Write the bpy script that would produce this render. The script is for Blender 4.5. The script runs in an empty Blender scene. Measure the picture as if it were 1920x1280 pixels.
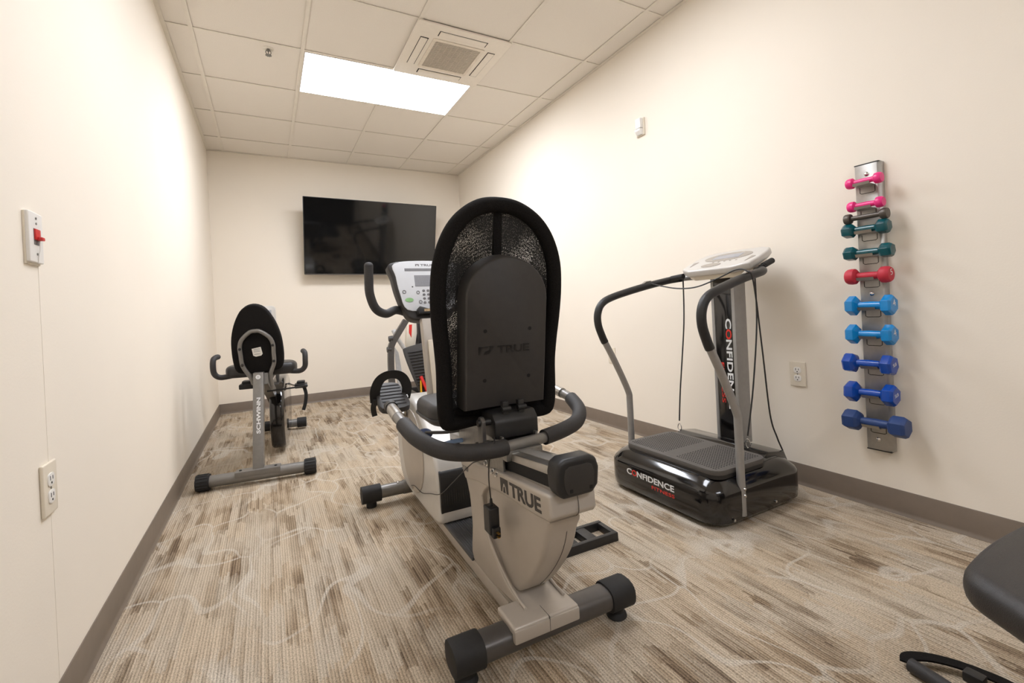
import bpy, bmesh, math, random
from mathutils import Vector, Matrix
random.seed(7)
scene = bpy.context.scene
COL = scene.collection

# ------------------------------------------------------------------ camera
cam_d = bpy.data.cameras.new('camera'); cam = bpy.data.objects.new('camera', cam_d); COL.objects.link(cam)
F_PX, YAW, PITCH, ROLL = 853.1256, 0.4854, 0.003, -0.0492
PX, PY = 950.82, 582.55
cam_d.sensor_fit = 'HORIZONTAL'; cam_d.sensor_width = 36.0
cam_d.lens = F_PX / 1920.0 * 36.0
cam_d.shift_x = (960 - PX) / 1920.0
cam_d.shift_y = (PY - 640) / 1920.0
cam_d.clip_start = 0.02
fw = Vector((math.sin(YAW)*math.cos(PITCH), math.cos(YAW)*math.cos(PITCH), -math.sin(PITCH)))
r0 = Vector((math.cos(YAW), -math.sin(YAW), 0)); u0 = r0.cross(fw)
rr = r0*math.cos(ROLL) + u0*math.sin(ROLL); uu = -r0*math.sin(ROLL) + u0*math.cos(ROLL)
M = Matrix((rr, uu, -fw)).transposed().to_4x4(); M.translation = Vector((0.4696, 0.0, 0.9219))
cam.matrix_world = M
scene.camera = cam

# ------------------------------------------------------------------ world, exposure
world = bpy.data.worlds.new('world'); scene.world = world; world.use_nodes = True
world.node_tree.nodes['Background'].inputs[0].default_value = (0.9, 0.93, 1.0, 1)
world.node_tree.nodes['Background'].inputs[1].default_value = 0.3
vs = scene.view_settings
vs.view_transform = 'Standard'; vs.look = 'None'; vs.gamma = 1.0; vs.use_curve_mapping = False
vs.exposure = 0.86
LAMP_STRENGTH = 13.0           # ceiling troffer diffusers

# ------------------------------------------------------------------ room dimensions (metres)
W, D, H, REAR = 2.7378, 5.4688, 2.6849, -2.3
T, GX, GY = 0.6096, 0.1439, 3.84

# ------------------------------------------------------------------ materials
def lin(c):
    return tuple(((v/255.0)/12.92 if v/255.0 <= 0.04045 else ((v/255.0+0.055)/1.055)**2.4) for v in c)
MATS = {}
def mat(name, rgb, rough=0.5, metal=0.0, var=0.06, scale=40.0, bump=0.0, bscale=200.0, spec=0.5, coat=0.0):
    if name in MATS: return MATS[name]
    m = bpy.data.materials.new(name); m.use_nodes = True; nt = m.node_tree; b = nt.nodes['Principled BSDF']
    c = lin(rgb)
    tc = nt.nodes.new('ShaderNodeTexCoord'); nz = nt.nodes.new('ShaderNodeTexNoise')
    nz.inputs['Scale'].default_value = scale; nz.inputs['Detail'].default_value = 3
    nt.links.new(tc.outputs['Object'], nz.inputs['Vector'])
    rp = nt.nodes.new('ShaderNodeValToRGB')
    rp.color_ramp.elements[0].position = 0.3; rp.color_ramp.elements[1].position = 0.7
    rp.color_ramp.elements[0].color = tuple(v*(1-var) for v in c) + (1,)
    rp.color_ramp.elements[1].color = tuple(min(1, v*(1+var)) for v in c) + (1,)
    nt.links.new(nz.outputs['Fac'], rp.inputs['Fac']); nt.links.new(rp.outputs['Color'], b.inputs['Base Color'])
    b.inputs['Roughness'].default_value = rough; b.inputs['Metallic'].default_value = metal
    b.inputs['Specular IOR Level'].default_value = spec
    if coat: b.inputs['Coat Weight'].default_value = coat; b.inputs['Coat Roughness'].default_value = 0.08
    if bump:
        n2 = nt.nodes.new('ShaderNodeTexNoise'); n2.inputs['Scale'].default_value = bscale; n2.inputs['Detail'].default_value = 2
        nt.links.new(tc.outputs['Object'], n2.inputs['Vector'])
        bp = nt.nodes.new('ShaderNodeBump'); bp.inputs['Strength'].default_value = bump; bp.inputs['Distance'].default_value = 0.002
        nt.links.new(n2.outputs['Fac'], bp.inputs['Height']); nt.links.new(bp.outputs['Normal'], b.inputs['Normal'])
    MATS[name] = m
    return m

WALL = mat('cream_wall_paint', (243, 234, 220), 0.75, var=0.012, scale=1.5, bump=0.12, bscale=160, spec=0.25)
CEIL = mat('ceiling_tile_board', (243, 236, 226), 0.9, var=0.04, scale=260, bump=0.5, bscale=420, spec=0.1)
TEE = mat('ceiling_tee_paint', (240, 233, 221), 0.6, var=0.02)
BASE = mat('taupe_vinyl_base', (120, 107, 94), 0.5, var=0.05, scale=20)
BLKP = mat('black_plastic', (32, 31, 31), 0.45, var=0.15, scale=60, bump=0.15, bscale=900)
BLKG = mat('black_gloss_plastic', (16, 14, 14), 0.12, var=0.1, coat=0.5)
BLKM = mat('charcoal_moulded_plastic', (50, 47, 45), 0.5, var=0.06, bump=0.25, bscale=700)
RUBB = mat('black_rubber', (30, 29, 29), 0.7, var=0.15, scale=80)
FOAM = mat('black_foam_grip', (48, 46, 46), 0.62, var=0.1, scale=200, bump=0.3, bscale=900)
VINYL = mat('black_vinyl', (42, 40, 40), 0.38, var=0.1, scale=90, bump=0.4, bscale=800)
FABR = mat('black_fabric', (30, 28, 27), 0.95, var=0.25, scale=300, bump=0.4, bscale=900, spec=0.1)
SILV = mat('silver_moulded_plastic', (186, 178, 168), 0.42, metal=0.25, var=0.03, scale=15)
SILVL = mat('pale_silver_plastic', (206, 203, 198), 0.32, metal=0.2, var=0.02)
GREYM = mat('grey_metallic_paint', (128, 125, 121), 0.38, metal=0.45, var=0.05, scale=50)
GREYL = mat('light_grey_metallic_paint', (160, 158, 155), 0.4, metal=0.4, var=0.04, scale=50)
GREYD = mat('dark_grey_metallic_paint', (92, 89, 87), 0.38, metal=0.5, var=0.05, scale=50)
ALU = mat('brushed_aluminium', (176, 172, 166), 0.28, metal=0.9, var=0.06, scale=30)
CHR = mat('chrome', (215, 215, 215), 0.12, metal=1.0, var=0.02)
STEEL = mat('zinc_steel', (140, 138, 134), 0.35, metal=0.85, var=0.1, scale=80)
WHITEP = mat('white_plastic', (238, 235, 230), 0.35, var=0.015)
IVORY = mat('ivory_plastic', (232, 222, 204), 0.35, var=0.015)
DARKHOLE = mat('dark_slot', (14, 13, 13), 0.8)
REDP = mat('red_plastic', (205, 40, 38), 0.35, var=0.06)
REDT = mat('red_print', (214, 44, 34), 0.5, var=0.03)
WHITET = mat('white_print', (225, 225, 225), 0.5, var=0.02)
GREYT = mat('grey_print', (112, 110, 112), 0.5, var=0.03)
BLACKT = mat('dark_print', (52, 48, 46), 0.5, var=0.05)
YEL = mat('yellow_plastic', (226, 170, 30), 0.4)
GREENT = mat('green_print', (140, 186, 128), 0.5)
BLUED = mat('dark_blue_plastic', (28, 44, 78), 0.3)
BLUEG = mat('grey_blue_plastic', (92, 120, 160), 0.35)
PAPER = mat('paper_label', (226, 222, 214), 0.7, var=0.04, scale=120)
LCD = mat('grey_display', (158, 160, 166), 0.25, var=0.02)
BRASS = mat('brass', (190, 150, 80), 0.3, metal=0.9)

def carpet_material():
    m = bpy.data.materials.new('striped_loop_carpet'); m.use_nodes = True; nt = m.node_tree; N = nt.nodes; L = nt.links
    b = N['Principled BSDF']; b.inputs['Roughness'].default_value = 0.95; b.inputs['Specular IOR Level'].default_value = 0.1
    tc = N.new('ShaderNodeTexCoord')
    def noise(sx, sy, scale, detail=3.0, rough=0.5, dist=0.0, off=0.0):
        mp = N.new('ShaderNodeMapping'); mp.inputs['Scale'].default_value = (sx, sy, 1); mp.inputs['Location'].default_value = (off, off*0.7, 0)
        L.new(tc.outputs['Object'], mp.inputs['Vector'])
        n = N.new('ShaderNodeTexNoise'); n.inputs['Scale'].default_value = scale; n.inputs['Detail'].default_value = detail
        n.inputs['Roughness'].default_value = rough; n.inputs['Distortion'].default_value = dist
        L.new(mp.outputs['Vector'], n.inputs['Vector']); return n.outputs['Fac']
    def ramp(fac, stops):
        r = N.new('ShaderNodeValToRGB'); cr = r.color_ramp
        while len(cr.elements) < len(stops): cr.elements.new(0.5)
        for e, (p, c) in zip(cr.elements, stops): e.position = p; e.color = (c, c, c, 1) if isinstance(c, (int, float)) else tuple(c) + (1,)
        L.new(fac, r.inputs['Fac']); return r.outputs['Color']
    def math_(op, a, bb, clamp=False):
        n = N.new('ShaderNodeMath'); n.operation = op; n.use_clamp = clamp
        for i, v in enumerate((a, bb)):
            if isinstance(v, (int, float)): n.inputs[i].default_value = v
            else: L.new(v, n.inputs[i])
        return n.outputs[0]
    def mix(f, a, bb):
        n = N.new('ShaderNodeMix'); n.data_type = 'RGBA'
        if isinstance(f, (int, float)): n.inputs[0].default_value = f
        else: L.new(f, n.inputs[0])
        for i, v in ((6, a), (7, bb)):
            if isinstance(v, tuple): n.inputs[i].default_value = v + (1,)
            else: L.new(v, n.inputs[i])
        return n.outputs[2]
    sx = N.new('ShaderNodeSeparateXYZ'); L.new(tc.outputs['Object'], sx.inputs[0])
    RIB = 0.0085
    def cells(ribs, length, seed):
        """dye dashes: columns a whole number of ribs wide, broken at random lengths"""
        wobx = math_('MULTIPLY', math_('SUBTRACT', noise(1.3, 9.0, 1.0, 1.0, off=seed), 0.5), 0.012)
        col = math_('FLOOR', math_('DIVIDE', math_('ADD', sx.outputs[0], wobx), RIB*ribs), 0)
        w1 = N.new('ShaderNodeTexWhiteNoise'); w1.noise_dimensions = '1D'; L.new(math_('ADD', col, seed*17.3), w1.inputs['W'])
        ribi = math_('FLOOR', math_('DIVIDE', sx.outputs[0], RIB), 0)
        w3 = N.new('ShaderNodeTexWhiteNoise'); w3.noise_dimensions = '1D'; L.new(math_('ADD', ribi, seed*5.7), w3.inputs['W'])
        yj = math_('ADD', sx.outputs[1], math_('ADD', math_('MULTIPLY', w3.outputs['Value'], 0.07), math_('MULTIPLY', noise(25, 14, 1.0, 1.0, off=seed+4), 0.10)))
        row = math_('FLOOR', math_('ADD', math_('DIVIDE', yj, length), math_('MULTIPLY', w1.outputs['Value'], 40.0)), 0)
        cb = N.new('ShaderNodeCombineXYZ'); L.new(col, cb.inputs[0]); L.new(row, cb.inputs[1]); cb.inputs[2].default_value = seed
        w2 = N.new('ShaderNodeTexWhiteNoise'); w2.noise_dimensions = '3D'; L.new(cb.outputs[0], w2.inputs['Vector'])
        return w2.outputs['Value']
    a1 = ramp(cells(4, 0.21, 1.0), [(0.52, 0.0), (0.80, 1.0)])
    a2 = ramp(cells(1, 0.24, 2.0), [(0.50, 0.0), (0.90, 1.0)])
    a3 = ramp(cells(8, 0.16, 3.0), [(0.60, 0.0), (0.85, 1.0)])
    a4 = cells(1, 0.11, 4.0)
    patch = ramp(noise(4.5, 3.2, 1.0, 2.0, 0.5, off=7.3), [(0.36, 0.25), (0.62, 1.0)])
    k = math_('ADD', math_('MULTIPLY', a1, 0.40), math_('MULTIPLY', a2, 0.30))
    k = math_('ADD', k, math_('MULTIPLY', a3, 0.22))
    k = math_('ADD', math_('MULTIPLY', k, patch), math_('MULTIPLY', math_('SUBTRACT', a4, 0.5), 0.16))
    colr = ramp(k, [(0.0, lin((200, 188, 170))), (0.20, lin((186, 173, 155))), (0.45, lin((160, 145, 126))), (0.80, lin((122, 107, 91)))])
    hue = cells(8, 0.16, 3.0)
    warm = mix(hue, lin((250, 248, 246)), lin((255, 246, 235)))
    mm = N.new('ShaderNodeMix'); mm.data_type = 'RGBA'; mm.blend_type = 'MULTIPLY'; mm.inputs[0].default_value = 1.0
    L.new(colr, mm.inputs[6]); L.new(warm, mm.inputs[7]); colr = mm.outputs[2]
    # pale branching lines
    mp = N.new('ShaderNodeMapping'); mp.inputs['Scale'].default_value = (3.9, 2.9, 0.0); L.new(tc.outputs['Object'], mp.inputs['Vector'])
    wob = N.new('ShaderNodeTexNoise'); wob.inputs['Scale'].default_value = 1.3; wob.inputs['Detail'].default_value = 0; L.new(mp.outputs['Vector'], wob.inputs['Vector'])
    vm = N.new('ShaderNodeVectorMath'); vm.operation = 'MULTIPLY_ADD'; L.new(wob.outputs['Color'], vm.inputs[0]); vm.inputs[1].default_value = (1.5, 1.5, 0); L.new(mp.outputs['Vector'], vm.inputs[2])
    vo = N.new('ShaderNodeTexVoronoi'); vo.feature = 'DISTANCE_TO_EDGE'; vo.inputs['Scale'].default_value = 1.0; L.new(vm.outputs[0], vo.inputs['Vector'])
    line = ramp(vo.outputs['Distance'], [(0.020, 1.0), (0.040, 0.0)])
    brk = ramp(noise(3, 3, 1.0, 1.0, off=11.0), [(0.36, 0.0), (0.52, 0.68)])
    colr = mix(math_('MULTIPLY', line, brk), colr, lin((208, 198, 183)))
    # tufts: ribs along the room and a loop beat across them
    jit = noise(60, 25, 1.0, 1.0, off=5.0)
    rib = math_('SINE', math_('ADD', math_('MULTIPLY', sx.outputs[0], 2*math.pi/0.0085), math_('MULTIPLY', jit, 1.2)), 0)
    beat = math_('SINE', math_('ADD', math_('MULTIPLY', sx.outputs[1], 2*math.pi/0.0062), math_('MULTIPLY', noise(400, 40, 1.0, 0.0, off=2.0), 14.0)), 0)
    h = math_('ADD', math_('MULTIPLY', rib, 0.6), math_('MULTIPLY', beat, 0.4))
    fleck = ramp(noise(290, 190, 1.0, 2.0, 0.7, off=9.0), [(0.33, 0.0), (0.58, 1.0)])
    shade = math_('ADD', math_('MULTIPLY', h, 0.20), math_('ADD', math_('MULTIPLY', fleck, 0.46), 0.66))
    gap = math_('MULTIPLY', math_('SUBTRACT', math_('MULTIPLY', rib, -1.0), 0.35, True), math_('ADD', math_('MULTIPLY', k, 0.55), 0.12))
    shade = math_('SUBTRACT', shade, gap)
    mul = N.new('ShaderNodeVectorMath'); mul.operation = 'SCALE'; L.new(colr, mul.inputs[0]); L.new(shade, mul.inputs['Scale'])
    L.new(mul.outputs[0], b.inputs['Base Color'])
    bp = N.new('ShaderNodeBump'); bp.inputs['Strength'].default_value = 0.5; bp.inputs['Distance'].default_value = 0.003
    L.new(math_('ADD', h, fleck), bp.inputs['Height']); L.new(bp.outputs['Normal'], b.inputs['Normal'])
    return m
CARPET = carpet_material()

def mesh_fabric_material():
    m = bpy.data.materials.new('open_mesh_fabric'); m.use_nodes = True; nt = m.node_tree; N = nt.nodes; L = nt.links
    b = N['Principled BSDF']; b.inputs['Base Color'].default_value = (0.012, 0.011, 0.010, 1); b.inputs['Roughness'].default_value = 0.9
    tc = N.new('ShaderNodeTexCoord')
    vo = N.new('ShaderNodeTexVoronoi'); vo.inputs['Scale'].default_value = 400.0; vo.inputs['Randomness'].default_value = 0.75
    L.new(tc.outputs['Object'], vo.inputs['Vector'])
    nz = N.new('ShaderNodeTexNoise'); nz.inputs['Scale'].default_value = 9.0; nz.inputs['Detail'].default_value = 1; L.new(tc.outputs['Object'], nz.inputs['Vector'])
    th = N.new('ShaderNodeMapRange'); th.inputs['From Min'].default_value = 0.35; th.inputs['From Max'].default_value = 0.68
    th.inputs['To Min'].default_value = 0.12; th.inputs['To Max'].default_value = 0.31; L.new(nz.outputs['Fac'], th.inputs['Value'])
    lt = N.new('ShaderNodeMath'); lt.operation = 'LESS_THAN'; L.new(vo.outputs['Distance'], lt.inputs[0]); L.new(th.outputs[0], lt.inputs[1])
    tr = N.new('ShaderNodeBsdfTransparent'); mx = N.new('ShaderNodeMixShader')
    L.new(lt.outputs[0], mx.inputs[0]); L.new(b.outputs[0], mx.inputs[1]); L.new(tr.outputs[0], mx.inputs[2])
    L.new(mx.outputs[0], N['Material Output'].inputs['Surface'])
    return m
MESHF = mesh_fabric_material()

def lamp_material(gain=1.0):
    m = bpy.data.materials.new('lit_acrylic_diffuser'); m.use_nodes = True; nt = m.node_tree
    b = nt.nodes['Principled BSDF']
    tc = nt.nodes.new('ShaderNodeTexCoord'); nz = nt.nodes.new('ShaderNodeTexNoise'); nz.inputs['Scale'].default_value = 300
    nt.links.new(tc.outputs['Object'], nz.inputs['Vector'])
    rp = nt.nodes.new('ShaderNodeValToRGB'); rp.color_ramp.elements[0].color = (0.96, 0.96, 0.96, 1); rp.color_ramp.elements[1].color = (1, 1, 1, 1)
    nt.links.new(nz.outputs['Fac'], rp.inputs['Fac']); nt.links.new(rp.outputs['Color'], b.inputs['Base Color'])
    b.inputs['Emission Color'].default_value = (0.945, 0.98, 1.06, 1); b.inputs['Emission Strength'].default_value = LAMP_STRENGTH*gain
    return m
LAMP = lamp_material(); LAMP_DIM = lamp_material(0.62)     # weaker copy for the two unseen troffers, tuned to the wall brightness

def screen_material():
    m = bpy.data.materials.new('dark_glossy_screen'); m.use_nodes = True; nt = m.node_tree; b = nt.nodes['Principled BSDF']
    tc = nt.nodes.new('ShaderNodeTexCoord'); nz = nt.nodes.new('ShaderNodeTexNoise'); nz.inputs['Scale'].default_value = 900
    nt.links.new(tc.outputs['Object'], nz.inputs['Vector'])
    rp = nt.nodes.new('ShaderNodeValToRGB'); rp.color_ramp.elements[0].color = (0.004, 0.004, 0.004, 1); rp.color_ramp.elements[1].color = (0.006, 0.006, 0.006, 1)
    nt.links.new(nz.outputs['Fac'], rp.inputs['Fac']); nt.links.new(rp.outputs['Color'], b.inputs['Base Color'])
    b.inputs['Roughness'].default_value = 0.06; b.inputs['IOR'].default_value = 1.6
    return m
SCREEN = screen_material()

# ------------------------------------------------------------------ mesh helpers
def merge(bm, t, mtx=None):
    if mtx is not None: bmesh.ops.transform(t, matrix=mtx, verts=t.verts)
    me = bpy.data.meshes.new('tmp'); t.to_mesh(me); t.free(); bm.from_mesh(me); bpy.data.meshes.remove(me)
    return bm
def new(): return bmesh.new()
def bevel(t, w, seg=2, ang=30):
    if w <= 0: return
    es = [e for e in t.edges if len(e.link_faces) == 2 and e.calc_face_angle(0) > math.radians(ang)]
    bmesh.ops.bevel(t, geom=es, offset=w, offset_type='OFFSET', segments=seg, profile=0.6, affect='EDGES', clamp_overlap=True)
def box(bm, lo, hi, bv=0.0, seg=2, mtx=None):
    t = new(); bmesh.ops.create_cube(t, size=1.0)
    c = [(a+b)/2 for a, b in zip(lo, hi)]; s = [abs(b-a) for a, b in zip(lo, hi)]
    for v in t.verts: v.co = Vector((v.co.x*s[0]+c[0], v.co.y*s[1]+c[1], v.co.z*s[2]+c[2]))
    bevel(t, bv, seg); return merge(bm, t, mtx)
def frame_of(d):
    d = Vector(d).normalized(); a = Vector((0, 0, 1)) if abs(d.z) < 0.9 else Vector((1, 0, 0))
    x = a.cross(d).normalized(); y = d.cross(x); return x, y, d
def cyl(bm, p0, p1, ra, rb=None, seg=20, bv=0.0):
    rb = ra if rb is None else rb
    p0, p1 = Vector(p0), Vector(p1); x, y, d = frame_of(p1-p0); t = new()
    A = [t.verts.new(p0+x*ra*math.cos(2*math.pi*i/seg)+y*ra*math.sin(2*math.pi*i/seg)) for i in range(seg)]
    B = [t.verts.new(p1+x*rb*math.cos(2*math.pi*i/seg)+y*rb*math.sin(2*math.pi*i/seg)) for i in range(seg)]
    for i in range(seg): j = (i+1) % seg; t.faces.new((A[i], A[j], B[j], B[i]))
    t.faces.new(A[::-1]); t.faces.new(B); bevel(t, bv, 2, 50); return merge(bm, t)
def lathe(bm, prof, org, axis, seg=24, sx=1.0, sy=1.0):
    x, y, d = frame_of(axis); org = Vector(org); t = new(); rings = []
    for r, h in prof:
        rings.append([t.verts.new(org+d*h+(x*sx*math.cos(2*math.pi*i/seg)+y*sy*math.sin(2*math.pi*i/seg))*max(r, 1e-5)) for i in range(seg)])
    for a, b in zip(rings, rings[1:]):
        for i in range(seg): j = (i+1) % seg; t.faces.new((a[i], a[j], b[j], b[i]))
    t.faces.new(rings[0][::-1]); t.faces.new(rings[-1])
    bmesh.ops.remove_doubles(t, verts=t.verts, dist=2e-5); return merge(bm, t)
def spline(pts, n=8, closed=False):
    P = [Vector(p) for p in pts]; out = []
    m = len(P); rng = range(m if closed else m-1)
    for i in rng:
        g = lambda k: P[k % m] if closed else P[max(0, min(m-1, k))]
        a, b, c, d = g(i-1), g(i), g(i+1), g(i+2)
        for s in range(n):
            t = s/n
            out.append(0.5*((2*b)+(-a+c)*t+(2*a-5*b+4*c-d)*t*t+(-a+3*b-3*c+d)*t**3))
    if not closed: out.append(P[-1].copy())
    return out
def tube(bm, pts, r, seg=14, n=8, closed=False, ry=None, smooth=True, up=None, rect=False):
    P = spline(pts, n, closed) if smooth else [Vector(p) for p in pts]
    ry = r if ry is None else ry; m = len(P); t = new(); rings = []; prev = None
    for i in range(m):
        tan = (P[(i+1) % m]-P[i-1]) if closed else (P[min(i+1, m-1)]-P[max(i-1, 0)])
        tan.normalize()
        if up is not None:
            x = Vector(up)-tan*tan.dot(Vector(up)); x.normalize()
        elif prev is None: x = frame_of(tan)[0]
        else: x = prev-tan*prev.dot(tan); x.normalize()
        prev = x; y = tan.cross(x)
        if rect:
            c = [(1, 1), (-1, 1), (-1, -1), (1, -1)]
            rings.append([t.verts.new(P[i]+x*r*a+y*ry*b) for a, b in c])
        else:
            rings.append([t.verts.new(P[i]+x*r*math.cos(2*math.pi*k/seg)+y*ry*math.sin(2*math.pi*k/seg)) for k in range(seg)])
    sg = len(rings[0])
    for i in range(m if closed else m-1):
        a, b = rings[i], rings[(i+1) % m]
        for k in range(sg): j = (k+1) % sg; t.faces.new((a[k], a[j], b[j], b[k]))
    if not closed: t.faces.new(rings[0][::-1]); t.faces.new(rings[-1])
    bmesh.ops.recalc_face_normals(t, faces=t.faces)
    return merge(bm, t)
def prism(bm, pts, ax, a0, a1, bv=0.0, seg=2, mtx=None, ang=30):
    """extrude a 2D outline along axis ax (x: pts are (y,z); y: (x,z); z: (x,y))"""
    def p3(p, a): return {'x': (a, p[0], p[1]), 'y': (p[0], a, p[1]), 'z': (p[0], p[1], a)}[ax]
    t = new(); A = [t.verts.new(p3(p, a0)) for p in pts]; B = [t.verts.new(p3(p, a1)) for p in pts]; n = len(pts)
    for i in range(n): j = (i+1) % n; t.faces.new((A[i], A[j], B[j], B[i]))
    t.faces.new(A[::-1]); t.faces.new(B); bmesh.ops.recalc_face_normals(t, faces=t.faces)
    bevel(t, bv, seg, ang); return merge(bm, t, mtx)
def pillow(bm, pts, ax, a0, a1, r, n=4):
    """extrude an outline with both rims rounded over by radius r"""
    def p3(p, a): return {'x': (a, p[0], p[1]), 'y': (p[0], a, p[1]), 'z': (p[0], p[1], a)}[ax]
    lo, hi = min(a0, a1), max(a0, a1); m = len(pts)
    area = sum(pts[i][0]*pts[(i+1) % m][1]-pts[(i+1) % m][0]*pts[i][1] for i in range(m)); sg = 1 if area > 0 else -1
    nn = []
    for i in range(m):
        a, b = Vector(pts[i-1]), Vector(pts[(i+1) % m]); d = (b-a); d = d.normalized() if d.length > 1e-9 else Vector((1, 0))
        nn.append((-d.y*sg, d.x*sg))
    lv_ = [(r*(1-math.sin(math.pi/2*k/n)), lo+r*(1-math.cos(math.pi/2*k/n))) for k in range(n+1)]
    lv_ += [(i, lo+hi-a) for i, a in lv_[::-1]]
    t = new(); rg_ = [[t.verts.new(p3((p[0]+q[0]*i, p[1]+q[1]*i), a)) for p, q in zip(pts, nn)] for i, a in lv_]
    for u, v in zip(rg_, rg_[1:]):
        for i in range(m): j = (i+1) % m; t.faces.new((u[i], u[j], v[j], v[i]))
    t.faces.new(rg_[0][::-1]); t.faces.new(rg_[-1]); bmesh.ops.recalc_face_normals(t, faces=t.faces)
    return merge(bm, t)
def rrect(cx, cy, w, h, r, n=5):
    out = []
    for k, (sx, sy) in enumerate(((1, 1), (-1, 1), (-1, -1), (1, -1))):
        for i in range(n+1):
            a = math.pi/2*(k+i/n); out.append((cx+sx*(w/2-r)+r*math.cos(a), cy+sy*(h/2-r)+r*math.sin(a)))
    return out
def smooth2(pts, n=6, closed=True):
    return [(p.x, p.y) for p in spline([(a, b, 0) for a, b in pts], n, closed)]
def ring_frame(bm, outer, inner, ax, a0, a1):
    """flat frame between two outlines with the same number of points"""
    def p3(p, a): return {'x': (a, p[0], p[1]), 'y': (p[0], a, p[1]), 'z': (p[0], p[1], a)}[ax]
    t = new(); R = [[t.verts.new(p3(p, a)) for p in o] for o, a in ((outer, a0), (inner, a0), (inner, a1), (outer, a1))]
    n = len(outer)
    for q in range(4):
        a, b = R[q], R[(q+1) % 4]
        for i in range(n): j = (i+1) % n; t.faces.new((a[i], a[j], b[j], b[i]))
    bmesh.ops.recalc_face_normals(t, faces=t.faces); return merge(bm, t)

def obj(name, bm, m, parent=None, label=None, smooth=38, mtx=None):
    if mtx is not None: bmesh.ops.transform(bm, matrix=mtx, verts=bm.verts)
    bmesh.ops.recalc_face_normals(bm, faces=bm.faces)
    bm.normal_update()
    for f in bm.faces: f.smooth = True
    for e in bm.edges:
        e.smooth = not (len(e.link_faces) == 2 and e.calc_face_angle(0) > math.radians(smooth))
    me = bpy.data.meshes.new(name); bm.to_mesh(me); bm.free(); me.materials.append(m)
    o = bpy.data.objects.new(name, me); COL.objects.link(o)
    if parent is not None: o.parent = parent
    if label: o['label'] = label
    return o
def thing(name, label, cat, loc=(0, 0, 0), rz=0.0, group=None):
    o = bpy.data.objects.new(name, None); COL.objects.link(o); o.empty_display_size = 0.1
    o.location = loc; o.rotation_euler = (0, 0, rz); o['label'] = label; o['category'] = cat
    if group: o['group'] = group
    return o
def tag(o, label, cat, group=None):
    o['label'] = label; o['category'] = cat
    if group: o['group'] = group
    return o
def struct(name, bm, m, label=None):
    o = obj(name, bm, m); o['kind'] = 'structure'
    if label: o['label'] = label
    return o
def text_mesh(s, size, bold=0.0, extr=0.0006, shear=0.0, space=1.0):
    cu = bpy.data.curves.new('txt', 'FONT'); cu.body = s; cu.size = size; cu.offset = bold; cu.extrude = extr; cu.shear = shear
    cu.space_character = space; cu.resolution_u = 3
    o = bpy.data.objects.new('txt', cu); COL.objects.link(o)
    dg = bpy.context.evaluated_depsgraph_get(); dg.update()
    me = bpy.data.meshes.new_from_object(o.evaluated_get(dg)); bpy.data.objects.remove(o); bpy.data.curves.remove(cu)
    return me
def text(name, s, org, xd, yd, height, width, m, parent, bold=0.02, extr=0.0006, shear=0.0):
    """lettering fitted into width x height, lower left corner at org, on the plane xd, yd"""
    me = text_mesh(s, 1.0, bold, 0.0, shear)
    bm = new(); bm.from_mesh(me); bpy.data.meshes.remove(me)
    x0 = min(v.co.x for v in bm.verts); x1 = max(v.co.x for v in bm.verts); y0 = min(v.co.y for v in bm.verts); y1 = max(v.co.y for v in bm.verts)
    xd, yd, org = Vector(xd).normalized(), Vector(yd).normalized(), Vector(org); zd = xd.cross(yd)
    r = bmesh.ops.extrude_face_region(bm, geom=list(bm.faces))
    top = set(v for v in r['geom'] if isinstance(v, bmesh.types.BMVert))
    for v in bm.verts:
        k = extr if v in top else -extr*0.5
        v.co = org + xd*((v.co.x-x0)/(x1-x0)*width) + yd*((v.co.y-y0)/(y1-y0)*height) + zd*k
    return obj(name, bm, m, parent, smooth=20)
def multi_text(parts, org, xd, yd, height, width, parent, bold=0.02, extr=0.0006, gap=0.03):
    """consecutive pieces of one word in different colours: parts = [(string, material, share of width)]"""
    tot = sum(p[2] for p in parts); a = 0.0; xd = Vector(xd).normalized()
    for s, m, w in parts:
        text('lettering', s, Vector(org)+xd*(a/tot*width), xd, yd, height, (w-gap)/tot*width, m, parent, bold, extr); a += w

# ================================================================== THE ROOM
bm = new(); box(bm, (0, REAR, -0.06), (W, D, 0)); struct('floor', bm, CARPET, 'beige and brown streaked loop carpet with pale branching lines')
bm = new(); box(bm, (-0.1, REAR-0.1, -0.06), (0, D+0.1, H+0.12))
wl = struct('wall_left', bm, WALL, 'plain cream painted left wall')
bm = new(); box(bm, (W, REAR-0.1, -0.06), (W+0.1, D+0.1, H+0.12)); struct('wall_right', bm, WALL, 'plain cream painted right wall')
bm = new(); box(bm, (0, D, -0.06), (W, D+0.1, H+0.12)); struct('wall_back', bm, WALL, 'cream painted back wall behind the television')
bm = new(); box(bm, (0, REAR-0.1, -0.06), (W, REAR, H+0.12)); struct('wall_rear', bm, WALL)
# faint taped seam running down the left wall through the outlet
bm = new(); box(bm, (-0.001, 1.455, 0.1), (0.0006, 1.458, 1.09)); obj('wall_seam', bm, WALL, wl)
# coved vinyl base
prof = [(0, 0), (0.012, 0), (0.010, 0.004), (0.006, 0.010), (0.0045, 0.018), (0.0045, 0.099), (0.003, 0.1016), (0, 0.1016)]
bm = new(); prism(bm, [(p[0], p[1]) for p in prof], 'y', REAR, D); struct('baseboard_left', bm, BASE, 'taupe vinyl cove base along left wall')
bm = new(); prism(bm, [(W-p[0], p[1]) for p in prof], 'y', REAR, D); struct('baseboard_right', bm, BASE, 'taupe vinyl cove base along right wall')
bm = new(); prism(bm, [(D-p[0], p[1]) for p in prof], 'x', 0.004, W-0.004); struct('baseboard_back', bm, BASE, 'taupe vinyl cove base along back wall')
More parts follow.
